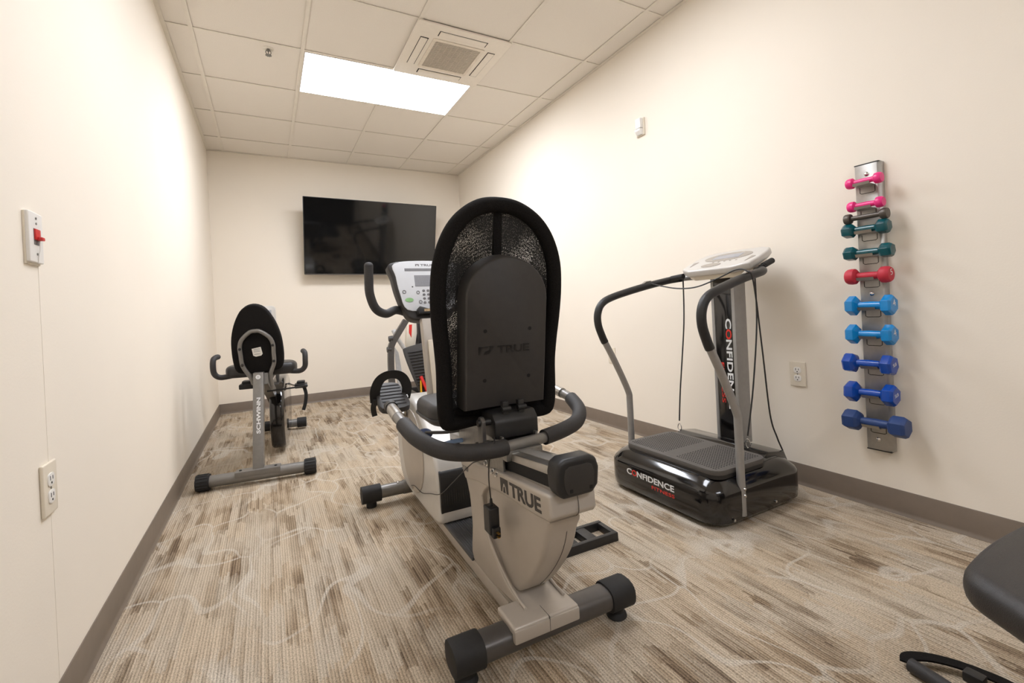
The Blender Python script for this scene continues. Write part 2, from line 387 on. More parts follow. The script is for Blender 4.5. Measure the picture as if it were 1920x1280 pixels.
# made-up dark double door behind the camera, added to darken half the television's reflection
DARKW = mat('added_door_dark', (38, 32, 29), 0.6, var=0.2, scale=12)
bm = new(); box(bm, (0.95, REAR, 0), (2.65, REAR+0.045, 2.15), 0.004); dr = struct('added_door_1', bm, DARKW)
for x in (1.0, 1.82):
    bm = new(); box(bm, (x, REAR+0.045, 0.1), (x+0.78, REAR+0.055, 2.05), 0.004); obj('added_door_panel', bm, DARKW, dr)
bm = new(); tube(bm, [(1.75, REAR+0.05, 1.0), (1.75, REAR+0.1, 1.0), (1.65, REAR+0.1, 1.0)], 0.01, smooth=False); obj('added_door_handle', bm, STEEL, dr)

# suspended ceiling: slab above, tees, lay-in tiles one by one
bm = new(); box(bm, (0, REAR, H+0.05), (W, D, H+0.12)); ceil = struct('ceiling', bm, CEIL, 'suspended ceiling of cream lay-in tiles')
xs = [0.0] + [GX+T*i for i in range(5)] + [W]
ys = [D] + [GY+T*k for k in (2, 1, 0)] + [GY-T*k for k in range(1, 11)]
ys = [y for y in ys if y > REAR+0.05] + [REAR]
lamp_rows = [(GY-T*1, GY), (GY-T*4, GY-T*3), (GY-T*9, GY-T*8)]
cas = (GX+2*T, GX+3*T, GY-2*T, GY-T)
tile_cache = {}
for i in range(len(xs)-1):
    for k in range(len(ys)-1):
        xa, xb, yb, ya = xs[i], xs[i+1], ys[k], ys[k+1]
        cxm, cym = (xa+xb)/2, (ya+yb)/2
        if GX+T < cxm < GX+3*T and any(a < cym < b for a, b in lamp_rows): continue
        if cas[0] < cxm < cas[1] and cas[2] < cym < cas[3]: continue
        key = (round(xb-xa, 3), round(yb-ya, 3))
        if key not in tile_cache:
            t = new(); box(t, (-key[0]/2+0.003, -key[1]/2+0.003, 0), (key[0]/2-0.003, key[1]/2-0.003, 0.016), 0.0015, 1)
            o = obj('ceiling_tile', t, CEIL, ceil); tile_cache[key] = o.data
        else:
            o = bpy.data.objects.new('ceiling_tile', tile_cache[key]); COL.objects.link(o); o.parent = ceil
        o.location = (cxm, cym, H+0.0054)
for i in range(5):
    x = GX+T*i
    runs = [(REAR, D)]
    if i == 2: runs = [(REAR, lamp_rows[2][0]), (lamp_rows[2][1], lamp_rows[1][0]), (lamp_rows[1][1], cas[2]), (lamp_rows[0][1], D)]
    if i == 3: runs = [(REAR, cas[2]), (cas[3], D)]
    for ya, yb in runs:
        bm = new(); box(bm, (x-0.012, ya, H-0.0005), (x+0.012, yb, H+0.0025)); box(bm, (x-0.002, ya, H+0.0025), (x+0.002, yb, H+0.035)); obj('main_tee', bm, TEE, ceil)
for y in ys[1:-1]:
    for i in range(len(xs)-1):
        a, b = xs[i]+(0.012 if i else 0), xs[i+1]-(0.012 if i < len(xs)-2 else 0)
        cxm = (a+b)/2
        if cas[0] < cxm < cas[1] and abs(y-cas[2]) < 0.01: continue
        bm = new(); box(bm, (a, y-0.010, H), (b, y+0.010, H+0.0025)); obj('cross_tee', bm, TEE, ceil)
for nm, lo, hi in (('left', (0, REAR, H-0.001), (0.022, D, H+0.002)), ('right', (W-0.022, REAR, H-0.001), (W, D, H+0.002)), ('back', (0.022, D-0.022, H-0.001), (W-0.022, D, H+0.002))):
    bm = new(); box(bm, lo, hi); obj('wall_angle', bm, TEE, ceil)

def troffer(ya, yb, label, lm=LAMP):
    xa, xb = GX+T, GX+3*T
    t = thing('ceiling_light', label, 'ceiling light', ((xa+xb)/2, (ya+yb)/2, H), 0, 'recessed ceiling troffers')
    hx, hy = (xb-xa)/2-0.013, (yb-ya)/2-0.012
    bm = new(); ring_frame(bm, [(-hx, -hy), (hx, -hy), (hx, hy), (-hx, hy)], [(-hx+0.006, -hy+0.006), (hx-0.006, -hy+0.006), (hx-0.006, hy-0.006), (-hx+0.006, hy-0.006)], 'z', -0.001, 0.006)
    obj('frame', bm, WHITEP, t)
    bm = new(); box(bm, (-hx+0.006, -hy+0.006, 0.0005), (hx-0.006, hy-0.006, 0.004)); obj('diffuser', bm, lm, t)
    bm = new(); box(bm, (-hx, -hy, 0.006), (hx, hy, 0.045)); obj('housing', bm, WHITEP, t)
troffer(*lamp_rows[0], 'lit rectangular ceiling panel in the tile grid beside the air vent')
troffer(*lamp_rows[1], 'lit rectangular ceiling panel midway along the room above the silver bike', LAMP_DIM)
troffer(*lamp_rows[2], 'lit rectangular ceiling panel nearest the rear wall, out of view', LAMP_DIM)

# air-conditioning cassette
CASM = mat('cassette_plastic', (241, 233, 220), 0.5, var=0.015)
ac = thing('air_conditioner', 'square ceiling air conditioner with central grille and four louvres', 'air conditioner', ((cas[0]+cas[1])/2, (cas[2]+cas[3])/2, H))
bm = new(); prism(bm, rrect(0, 0, T+0.03, T+0.02, 0.015), 'z', -0.012, 0.0, 0.004); obj('panel', bm, CASM, ac)
bm = new(); ring_frame(bm, rrect(0, 0, 0.36, 0.36, 0.012), rrect(0, 0, 0.315, 0.315, 0.008), 'z', -0.017, -0.012); gr = obj('grille', bm, mat('grille_plastic', (232, 222, 206), 0.5), ac)
bm = new(); box(bm, (-0.158, -0.158, -0.0125), (0.158, 0.158, -0.0118)); obj('filter', bm, mat('grey_filter', (120, 110, 98), 0.9), gr)
bm = new()
for k in range(26):
    y = -0.152+k*0.0122; box(bm, (-0.158, y, -0.0165), (0.158, y+0.0058, -0.0130))
for k in range(9):
    x = -0.14+k*0.035; box(bm, (x, -0.158, -0.0158), (x+0.003, 0.158, -0.0128))
o = obj('grille_slats', bm, mat('grille_slat_plastic', (214, 204, 188), 0.5), gr); o['kind'] = 'stuff'
for k in range(4):
    a = k*math.pi/2; R = Matrix.Rotation(a, 4, 'Z')
    bm = new(); box(bm, (-0.165, 0.208, -0.0128), (0.165, 0.262, -0.0115)); sl = obj('louvre_slot', bm, DARKHOLE, ac, mtx=R)
    bm = new(); box(bm, (-0.158, 0.213, -0.0165), (0.160, 0.2585, -0.0125), 0.0015); obj('louvre', bm, CASM, ac, mtx=R)

# sprinkler head
sp = thing('fire_sprinkler', 'small chrome pendent fire sprinkler under a ceiling tile', 'sprinkler', (0.554, 3.306, H+0.006)); sp.scale = (0.8, 0.8, 0.8)
bm = new(); lathe(bm, [(0.041, 0.0), (0.041, 0.002), (0.036, 0.007), (0.022, 0.009), (0.020, 0.004)], (0, 0, 0), (0, 0, -1)); obj('escutcheon', bm, mat('white_metal', (230, 224, 212), 0.4), sp)
bm = new(); cyl(bm, (0, 0, 0), (0, 0, -0.022), 0.012, 0.009)
for s in (-1, 1): tube(bm, [(s*0.010, 0, -0.012), (s*0.019, 0, -0.028), (s*0.015, 0, -0.042), (0, 0, -0.052)], 0.0032, 8, 5)
obj('frame_arms', bm, STEEL, sp)
bm = new(); cyl(bm, (0, 0, -0.022), (0, 0, -0.047), 0.0028); obj('bulb', bm, GREYD, sp)
bm = new(); cyl(bm, (0, 0, -0.052), (0, 0, -0.0545), 0.019)
for k in range(10):
    a = 2*math.pi*k/10; box(bm, (0.016, -0.0028, -0.056), (0.024, 0.0028, -0.0535), mtx=Matrix.Rotation(a, 4, 'Z'))
obj('deflector', bm, STEEL, sp)

# ================================================================== WALL FITTINGS
def outlet(name, label, loc, rz, proud=0.007, m=IVORY):
    """plate faces local +X; origin at its centre on the wall"""
    t = thing(name, label, 'outlet', loc, rz, 'duplex wall outlets')
    bm = new(); box(bm, (0, -0.037, -0.0595), (proud, 0.037, 0.0595), 0.0035, 3); obj('cover_plate', bm, m, t)
    for s in (-1, 1):
        zc = s*0.0195
        bm = new(); prism(bm, [(a, b) for a, b in smooth2([(0.0165, zc-0.008), (0.0165, zc+0.008), (0.009, zc+0.0145), (-0.009, zc+0.0145), (-0.0165, zc+0.008), (-0.0165, zc-0.008), (-0.009, zc-0.0145), (0.009, zc-0.0145)], 3)], 'x', proud-0.002, proud+0.002, 0.0008)
        f = obj('receptacle_face', bm, WHITEP, t)
        bm = new(); box(bm, (proud+0.0015, -0.0080, zc-0.001), (proud+0.0024, -0.0055, zc+0.009)); box(bm, (proud+0.0015, 0.0050, zc-0.0005), (proud+0.0024, 0.0075, zc+0.008))
        cyl(bm, (proud+0.0015, 0, zc-0.0075), (proud+0.0024, 0, zc-0.0075), 0.0027, seg=12); obj('socket_slot', bm, DARKHOLE, f)
    bm = new(); cyl(bm, (proud-0.001, 0, 0), (proud+0.001, 0, 0), 0.003, seg=12); obj('screw', bm, STEEL, t)
    return t
outlet('wall_outlet', 'ivory duplex outlet low on the left wall below the red switch', (0, 1.440, 0.560), 0, 0.0075)
outlet('wall_outlet', 'ivory duplex outlet between the vibration machine and the dumbbell rack', (W, 1.301, 0.540), math.pi, 0.009)
outlet('wall_outlet', 'ivory outlet half hidden behind the vibration machine handrail', (W, 2.651, 0.541), math.pi, 0.006)

sw = thing('emergency_switch', 'white wall switch box with red toggle above the outlet', 'switch', (-0.019, 1.4215, 1.139))
bm = new(); box(bm, (0.019, -0.037, -0.062), (0.0235, 0.035, 0.056), 0.001); obj('back_box', bm, IVORY, sw)
bm = new(); box(bm, (0.0195, -0.035, -0.0575), (0.030, 0.035, 0.0575), 0.003, 3); pl = obj('cover_plate', bm, WHITEP, sw)
bm = new(); box(bm, (0.0295, -0.014, -0.017), (0.0304, 0.014, 0.020)); obj('toggle_recess', bm, GREYT, sw)
bm = new(); box(bm, (0.029, -0.013, -0.006), (0.034, 0.013, 0.019), 0.002); box(bm, (0.030, -0.006, -0.007), (0.042, 0.010, 0.001), 0.002); obj('toggle', bm, REDP, sw)
for z in (0.044, 0.032, -0.038):
    bm = new(); cyl(bm, (0.0295, 0, z), (0.0312, 0, z), 0.0028, seg=12); obj('screw', bm, STEEL, sw)
bm = new(); tube(bm, [(0.034, 0.004, -0.006), (0.0335, 0.004, -0.03), (0.032, 0.002, -0.040), (0.03, 0.004, -0.058)], 0.0009, 6, 5); obj('seal_wire', bm, WHITEP, sw)

sn = thing('wall_sensor', 'small white two-part call device high on the right wall', 'wall sensor', (W, 2.250, 2.092), math.pi)
bm = new(); box(bm, (0, -0.036, -0.057), (0.010, 0.036, 0.057), 0.003); obj('back_plate', bm, IVORY, sn)
bm = new(); box(bm, (0.009, -0.020, -0.010), (0.034, 0.026, 0.054), 0.004, 3); obj('upper_body', bm, WHITEP, sn)
bm = new(); prism(bm, [(0.009, -0.012), (0.040, -0.016), (0.040, -0.030), (0.024, -0.052), (0.009, -0.052)], 'y', -0.022, 0.024, 0.003); obj('lower_body', bm, WHITEP, sn)
bm = new(); cyl(bm, (0.0095, -0.029, 0.048), (0.0112, -0.029, 0.048), 0.0028, seg=10); obj('screw', bm, STEEL, sn)

# ------------------------------------------------------------------ television on a tilting mount
tv = thing('television', 'large black flat-screen television tilted down on the back wall', 'television', (1.575, 5.24, 1.797))
tilt = math.atan2(0.18, 0.80)
RT = Matrix.Rotation(tilt, 4, 'X') @ Matrix.Rotation(math.radians(0.5), 4, 'Y')
hw, hh = 0.727, 0.411
bm = new(); prism(bm, rrect(0, 0, 2*hw, 2*hh, 0.006, 2), 'y', -0.004, 0.022, 0.002); obj('housing', bm, BLKP, tv, mtx=RT)
bm = new(); box(bm, (-0.52, 0.02, -0.33), (0.52, 0.05, 0.20), 0.012); obj('rear_housing', bm, BLKP, tv, mtx=RT)
bm = new(); box(bm, (-hw+0.006, -0.0048, -hh+0.012), (hw-0.006, -0.0035, hh-0.006)); obj('screen', bm, SCREEN, tv, mtx=RT)
bm = new(); box(bm, (-hw+0.002, -0.0062, -hh), (hw-0.002, -0.0030, -hh+0.010), 0.001); obj('lower_bezel', bm, GREYD, tv, mtx=RT)
bm = new(); box(bm, (-0.30, D-5.24-0.02, -0.22), (0.30, D-5.24, 0.22)); box(bm, (-0.22, 0.045, -0.05), (-0.18, D-5.24-0.01, 0.05)); box(bm, (0.18, 0.045, -0.05), (0.22, D-5.24-0.01, 0.05)); obj('wall_mount', bm, BLKP, tv)

# ================================================================== DUMBBELL RACK AND DUMBBELLS
RX = W-0.030
rk = thing('dumbbell_rack', 'narrow grey metal wall rack holding eleven dumbbells', 'rack', (W, 0.966, 0.258))
RH = 1.197
bm = new(); prism(bm, [(0, -0.046), (-0.020, -0.046), (-0.030, -0.034), (-0.030, 0.046), (0, 0.046)], 'z', 0, RH, 0.0015, 1, ang=20); obj('channel', bm, mat('rack_metal', (176, 173, 168), 0.38, 0.6, 0.05, 60), rk)
bm = new(); box(bm, (-0.031, -0.040, RH-0.001), (0, 0.047, RH+0.003)); obj('end_cap', bm, BLKP, rk)
bm = new(); box(bm, (-0.031, -0.040, -0.003), (0, 0.047, 0.001)); obj('end_cap', bm, BLKP, rk)
for z in (1.155, 0.655, 0.045):
    bm = new(); lathe(bm, [(0.0085, 0), (0.0085, 0.003), (0.005, 0.006), (0.001, 0.007)], (-0.0295, 0.004, z), (-1, 0, 0), 16); obj('bolt', bm, CHR, rk)
def dumbbell(kind, z, yl, yr, rad, hlen, hr, m, label, lettering=None, tilt=0.0, cradle=True, off=0.066, rot=0.0):
    """lies level along the wall; yl is the far (left) end, yr the near end"""
    yc = (yl+yr)/2; L = (yl-yr)/2
    t = thing('dumbbell', label, 'dumbbell', (W-off, yc, z), 0, 'dumbbells on the wall rack')
    t.rotation_euler = (tilt, 0, 0)
    bm = new(); lathe(bm, [(hr*1.05, -L+hlen*0.6), (hr*0.98, -L+hlen+0.004), (hr*1.08, 0), (hr*0.98, L-hlen-0.004), (hr*1.05, L-hlen*0.6)], (0, 0, 0), (0, 1, 0), 16); obj('handle', bm, m, t)
    for s in (-1, 1):
        bm = new(); t2 = new()
        if kind == 'round': lathe(t2, [(hr, 0), (rad*0.72, 0.002), (rad*0.96, hlen*0.22), (rad, hlen*0.5), (rad*0.95, hlen*0.8), (rad*0.80, hlen*0.97), (rad*0.2, hlen)], (0, 0, 0), (0, 1, 0), 28)
        elif kind == 'cyl': lathe(t2, [(hr, 0), (rad*0.9, 0.003), (rad, 0.007), (rad, hlen-0.004), (rad*0.9, hlen), (rad*0.1, hlen)], (0, 0, 0), (0, 1, 0), 28)
        else:
            lathe(t2, [(hr*1.2, -0.003), (rad*0.80, hlen*0.06), (rad, hlen*0.22), (rad, hlen*0.80), (rad*0.86, hlen*0.97), (rad*0.80, hlen)], (0, 0, 0), (0, 1, 0), 6)
            bevel(t2, rad*(0.13 if kind == 'hex' else 0.30), 3 if kind == 'hex' else 4, 18)
        R = Matrix.Rotation(rot, 4, 'Y')
        if s < 0: R = Matrix.Scale(-1, 4, (0, 1, 0)) @ R
        merge(bm, t2, Matrix.Translation((0, s*(L-hlen), 0)) @ R)
        h = obj('head', bm, m, t, smooth=75 if kind == 'hexr' else 35)
        if lettering and s < 0:
            text('lettering', lettering[0], (rad*lettering[2]*0.5, -L-0.0002, -rad*0.15), (-1, 0, 0.15) if False else (1, 0, 0.25), (-0.25, 0, 1), rad*lettering[1], rad*lettering[2], lettering[3], h, -0.005, 0.0005).location.x = -rad*lettering[2]*1.0
    if cradle:
        # folded tongue below the handle and the wire slot outline it was cut from
        bm = new(); zz = z-0.258
        prism(bm, [(-0.029, zz-hr-0.006), (-off-0.012, zz-hr-0.004), (-off-hr-0.004, zz-hr*0.45), (-off-hr-0.0025, zz-hr*0.45), (-off-0.011, zz-hr-0.0025), (-0.029, zz-hr-0.0035)], 'y', -0.026, 0.036); cr = obj('cradle', bm, ALU, rk)
        bm = new(); zb = zz-hr-0.008
        tube(bm, [(-0.0300, 0.030, zb), (-0.0300, 0.030, zb-0.022), (-0.0300, 0.024, zb-0.026), (-0.0300, -0.018, zb-0.026), (-0.0300, -0.024, zb-0.022), (-0.0300, -0.024, zb)], 0.0013, 6, 3, smooth=False); obj('cutout_edge', bm, DARKHOLE, cr)
    return t
PINK = mat('pink_vinyl', (236, 48, 132), 0.3, var=0.04); DGRN = mat('dark_teal_vinyl', (10, 78, 86), 0.2, var=0.05, coat=0.2)
DRED = mat('red_neoprene', (190, 42, 60), 0.55, var=0.05); LBLU = mat('bright_blue_vinyl', (14, 134, 205), 0.2, var=0.04, coat=0.2)
MBLU = mat('royal_blue_vinyl', (10, 70, 165), 0.2, var=0.05, coat=0.2); NAVY = mat('navy_neoprene', (36, 62, 114), 0.5, var=0.06)
IRON = mat('grey_cast_iron', (92, 86, 80), 0.4, 0.6, 0.08)
lw = lambda s: (s, 0.30, 0.66, WHITET)
dumbbell('round', 1.379, 1.027, 0.900, 0.0225, 0.030, 0.0115, PINK, 'topmost pink dumbbell on the wall rack')
dumbbell('round', 1.281, 1.025, 0.898, 0.0225, 0.030, 0.0115, PINK, 'lower pink dumbbell on the rack above the grey one')
dumbbell('cyl', 1.232, 1.038, 0.886, 0.0215, 0.026, 0.010, IRON, 'thin grey iron dumbbell resting on a dark teal one', cradle=False, off=0.068)
dumbbell('hex', 1.182, 1.048, 0.884, 0.0300, 0.044, 0.0135, DGRN, 'upper dark teal hexagonal dumbbell touching the grey one', rot=0.3)
dumbbell('hex', 1.085, 1.045, 0.876, 0.0300, 0.044, 0.0135, DGRN, 'lower dark teal hexagonal dumbbell above the red one', rot=0.2)
dumbbell('round', 0.988, 1.043, 0.884, 0.0335, 0.042, 0.0145, DRED, 'single red dumbbell on the wall rack', ('5', 0.7, 0.5, WHITET))
dumbbell('hexr', 0.865, 1.044, 0.880, 0.0415, 0.040, 0.0155, LBLU, 'upper bright blue dumbbell below the red one', ('4', 0.6, 0.5, WHITET), rot=0.5)
dumbbell('hexr', 0.745, 1.047, 0.882, 0.0415, 0.040, 0.0155, LBLU, 'lower bright blue dumbbell above the royal blue pair', ('4', 0.6, 0.5, WHITET), rot=0.5)
dumbbell('hexr', 0.622, 1.064, 0.888, 0.0425, 0.044, 0.0160, MBLU, 'upper royal blue dumbbell lettered 5LB', lw('5LB'), rot=0.25)
dumbbell('hexr', 0.500, 1.062, 0.886, 0.0435, 0.046, 0.0160, MBLU, 'lower royal blue dumbbell lettered 5LB above the navy one', lw('5LB'), rot=0.6)
dumbbell('hex', 0.380, 1.070, 0.850, 0.0440, 0.060, 0.0170, NAVY, 'long matte navy hexagonal dumbbell at rack bottom', rot=0.45, off=0.075)

# ================================================================== RECUMBENT BIKE IN THE MIDDLE (local: X right, Y forward, Z up)
bk = thing('recumbent_bike', 'silver recumbent exercise bike with black mesh backrest in the room centre', 'exercise bike', (1.107, 1.07, 0), -0.0245)
def oval(w, h, n=20, p=2.6):
    return [(w*math.copysign(abs(math.cos(2*math.pi*i/n))**(2/p), math.cos(2*math.pi*i/n)), h*math.copysign(abs(math.sin(2*math.pi*i/n))**(2/p), math.sin(2*math.pi*i/n))) for i in range(n)]
# rear stabiliser
bm = new(); prism(bm, [(a-0.005, b+0.070) for a, b in oval(0.040, 0.031)], 'x', -0.215, 0.215); st = obj('rear_stabilizer', bm, GREYD, bk)
for s in (-1, 1):
    bm = new(); prism(bm, [(a-0.005, b+0.069) for a, b in oval(0.046, 0.038)], 'x', s*0.196, s*0.278, 0.006, 2, ang=50); cp = obj('end_cap', bm, RUBB, st)
    bm = new(); lathe(bm, [(0.026, 0.0), (0.030, 0.004), (0.028, 0.012), (0.022, 0.018), (0.022, 0.045)], (s*0.238, -0.005, 0), (0, 0, 1), 20); obj('levelling_foot', bm, RUBB, cp)
# rear bracket saddle
bm = new(); box(bm, (-0.122, -0.052, 0.094), (0.075, 0.052, 0.116), 0.008, 3); box(bm, (-0.122, -0.056, 0.076), (0.075, -0.038, 0.110), 0.005, 2); br = obj('stabilizer_saddle', bm, SILV, bk)
bm = new(); box(bm, (-0.0195, -0.0565, 0.078), (-0.0185, 0.053, 0.1166)); obj('seam', bm, GREYD, br)
# side plates / legs: sweep from the saddle up into the rear post
side = smooth2([(0.415, 0.405), (0.375, 0.30), (0.362, 0.20), (0.365, 0.085), (0.20, 0.080), (0.02, 0.092), (-0.040, 0.112), (0.10, 0.128), (0.18, 0.175), (0.245, 0.235), (0.265, 0.33), (0.20, 0.40)], 4)
bm = new(); pillow(bm, side, 'x', -0.064, 0.064, 0.006, 3); rpo = obj('rear_post', bm, SILV, bk)
for s_ in (-1, 1):
    bm = new(); tube(bm, [(s_*0.060, 0.0, 0.118), (s_*0.060, 0.05, 0.124), (s_*0.060, 0.10, 0.138), (s_*0.060, 0.18, 0.178), (s_*0.060, 0.245, 0.238), (s_*0.060, 0.268, 0.33)], 0.0045, 10, 6); obj('post_lip', bm, SILV, rpo)
# bulging rear shield
sh = smooth2([(0.34, 0.40), (0.30, 0.30), (0.24, 0.20), (0.16, 0.125), (0.10, 0.108), (0.045, 0.140), (-0.02, 0.205), (-0.078, 0.282), (-0.108, 0.350), (-0.112, 0.405), (0.1, 0.42)], 4)
bm = new(); pillow(bm, sh, 'x', -0.048, 0.048, 0.014); shd = obj('rear_shield', bm, SILV, bk)
bm = new(); tube(bm, [(0.012, -0.1125, 0.40), (0.012, -0.1085, 0.350), (0.012, -0.0785, 0.282), (0.012, -0.021, 0.205), (0.012, 0.043, 0.140)], 0.0009, 6, 6); obj('seam', bm, GREYD, shd)
# upper cover carrying the name
cov = [(0.445, 0.400), (0.40, 0.345), (0.30, 0.368), (0.10, 0.392), (-0.10, 0.405), (-0.155, 0.412), (-0.166, 0.425), (-0.160, 0.478), (0.10, 0.455), (0.435, 0.412)]
bm = new(); prism(bm, cov, 'x', -0.067, 0.067, 0.009, 3, ang=25); cv = obj('rail_cover', bm, SILV, bk)
bm = new(); tube(bm, [(0.012, -0.158, 0.479), (0.012, -0.1668, 0.45), (0.012, -0.1668, 0.424), (0.012, -0.155, 0.411)], 0.0009, 6, 4); obj('seam', bm, GREYD, cv)
# name on both sides
def on_cover(s):
    x = s*0.0675; d = Vector((0, s*0.995, -0.085 * s)) if s > 0 else Vector((0, -0.995, 0.085))
    up = Vector((0, 0.085, 0.995))
    o0 = Vector((x, 0.105, 0.402)) if s < 0 else Vector((x, -0.118, 0.420))
    w, h = 0.170, 0.038
    text('lettering', 'TRUE', o0+d*0.060, d, up, h, w-0.0, BLACKT, cv, 0.028, 0.0006)
    lx = [(0, 0), (0.0, 1), (1, 1), (1, 0), (0.78, 0), (0.72, 0.45), (0.55, 0.66), (0.34, 0.62), (0.22, 0.30), (0.14, 0.0)]
    t2 = new(); vs_ = [t2.verts.new(o0+d*(0.048*a)+up*(h*1.02*b)+Vector((s*0.0006, 0, 0))) for a, b in lx]; t2.faces.new(vs_)
    lx2 = [(0.32, 0.0), (0.60, 0.0), (0.52, 0.42), (0.42, 0.40)]
    vs_ = [t2.verts.new(o0+d*(0.048*a)+up*(h*1.02*b)+Vector((s*0.0006, 0, 0))) for a, b in lx2]; t2.faces.new(vs_)
    r = bmesh.ops.extrude_face_region(t2, geom=list(t2.faces))
    for v in r['geom']:
        if isinstance(v, bmesh.types.BMVert): v.co.x -= s*0.0012
    obj('emblem', t2, BLACKT, cv)
    if s < 0: text('lettering', 'Z5700', (x, 0.425, 0.372), d, up, 0.016, 0.062, GREYT, cv, 0.0, 0.0004, 0.3)
on_cover(-1); on_cover(1)
# inclined aluminium seat rail
slope = -0.112
def ry_(y): return 0.498 + slope*(y+0.15)
rail = [(-0.140, ry_(-0.14)+0.052), (-0.140, ry_(-0.14)-0.030), (0.62, ry_(0.62)-0.030), (0.62, ry_(0.62)+0.052)]
bm = new(); prism(bm, [(y, z-0.012) for y, z in rail], 'x', -0.043, 0.043, 0.006, 2); rl = obj('seat_rail', bm, ALU, bk)
for s in (-1, 1):
    bm = new(); prism(bm, [(-0.138, ry_(-0.138)+0.018), (-0.138, ry_(-0.138)-0.012), (0.6, ry_(0.6)-0.012), (0.6, ry_(0.6)+0.018)], 'x', s*0.0425, s*0.0445); obj('rail_slot', bm, DARKHOLE, rl)
bm = new(); prism(bm, [(-0.138, ry_(-0.138)+0.0405), (0.6, ry_(0.6)+0.0405), (0.6, ry_(0.6)+0.0425), (-0.138, ry_(-0.138)+0.0425)], 'x', -0.018, 0.018); obj('rail_top_strip', bm, GREYL, rl)
cap2 = [(0.062, 0.022), (0.055, 0.046), (0.036, 0.055), (-0.036, 0.055), (-0.055, 0.046), (-0.060, 0.022), (-0.058, -0.016), (-0.046, -0.038), (0.040, -0.038), (0.058, -0.020)]
bm = new(); prism(bm, [(a+0.004, b+0.508) for a, b in cap2], 'y', -0.186, -0.135, 0.011, 3); ec = obj('rail_end_cap', bm, BLKP, rl)
bm = new(); prism(bm, [(a*0.72+0.004, b*0.72+0.507) for a, b in cap2], 'y', -0.1885, -0.180, 0.004, 2); obj('cap_inset', bm, BLKM, ec)
for x in (-0.020, 0.036):
    bm = new(); box(bm, (x-0.004, -0.1895, 0.484), (x+0.004, -0.187, 0.492)); obj('cap_hole', bm, DARKHOLE, ec)
# floor beam and step-through mat
bm = new(); box(bm, (-0.066, 0.10, 0.035), (0.066, 1.12, 0.082), 0.010, 2); obj('floor_beam', bm, SILV, bk)
bm = new(); box(bm, (-0.070, 0.362, 0.076), (0.070, 0.72, 0.090), 0.004); mt = obj('step_mat', bm, mat('dark_grey_rubber_mat', (74, 74, 76), 0.6), bk)
bm = new()
for k in range(15):
    x = -0.063+k*0.009; box(bm, (x-0.0022, 0.368, 0.089), (x+0.0022, 0.715, 0.0925))
obj('mat_ribs', bm, mat('mat_rib_rubber', (66, 66, 69), 0.6), mt)['kind'] = 'stuff'
# front drive housing
fb = smooth2([(0.66, 0.085), (0.645, 0.16), (0.655, 0.29), (0.72, 0.375), (0.82, 0.445), (0.95, 0.515), (1.12, 0.535), (1.26, 0.47), (1.33, 0.34), (1.31, 0.18), (1.22, 0.085), (0.95, 0.07)], 4)
bm = new(); pillow(bm, fb, 'x', -0.092, 0.092, 0.018); hs = obj('drive_housing', bm, SILVL, bk)
bm = new(); prism(bm, smooth2([(0.652, 0.10), (0.636, 0.18), (0.648, 0.285), (0.70, 0.285), (0.70, 0.10)], 4), 'x', -0.084, 0.084, 0.006, 2); gl = obj('vent_panel', bm, BLKP, hs)
bm = new()
for k in range(17):
    x = -0.076+k*0.0095; tube(bm, [(x, 0.651, 0.108), (x, 0.640, 0.16), (x, 0.637, 0.20), (x, 0.643, 0.25), (x, 0.648, 0.278)], 0.0028, 6, 3)
obj('vent_ribs', bm, BLKP, gl)['kind'] = 'stuff'
for s in (-1, 1):
    bm = new(); prism(bm, [(1.02+0.19*math.cos(a*math.pi/12), 0.29+0.19*math.sin(a*math.pi/12)) for a in range(24)], 'x', s*0.088, s*0.097, 0.004, 2); obj('crank_cover', bm, SILV, hs)
# front stabiliser
bm = new(); cyl(bm, (-0.25, 1.20, 0.062), (0.25, 1.20, 0.062), 0.031, seg=24); cyl(bm, (-0.105, 1.20, 0.062), (0.105, 1.20, 0.062), 0.034, seg=24); fs = obj('front_stabilizer', bm, GREYM, bk)
for s in (-1, 1):
    bm = new(); cyl(bm, (s*0.215, 1.20, 0.062), (s*0.305, 1.20, 0.062), 0.041, seg=24, bv=0.005); c2 = obj('end_cap', bm, RUBB, fs)
    bm = new(); cyl(bm, (s*0.26, 1.20, 0), (s*0.26, 1.20, 0.05), 0.024, seg=18, bv=0.003); obj('levelling_foot', bm, RUBB, c2)
    bm = new(); lathe(bm, [(0.008, 0), (0.007, 0.004), (0.002, 0.006)], (s*0.13, 1.195, 0.092), (0, 0, 1), 12); obj('bolt', bm, CHR, fs)
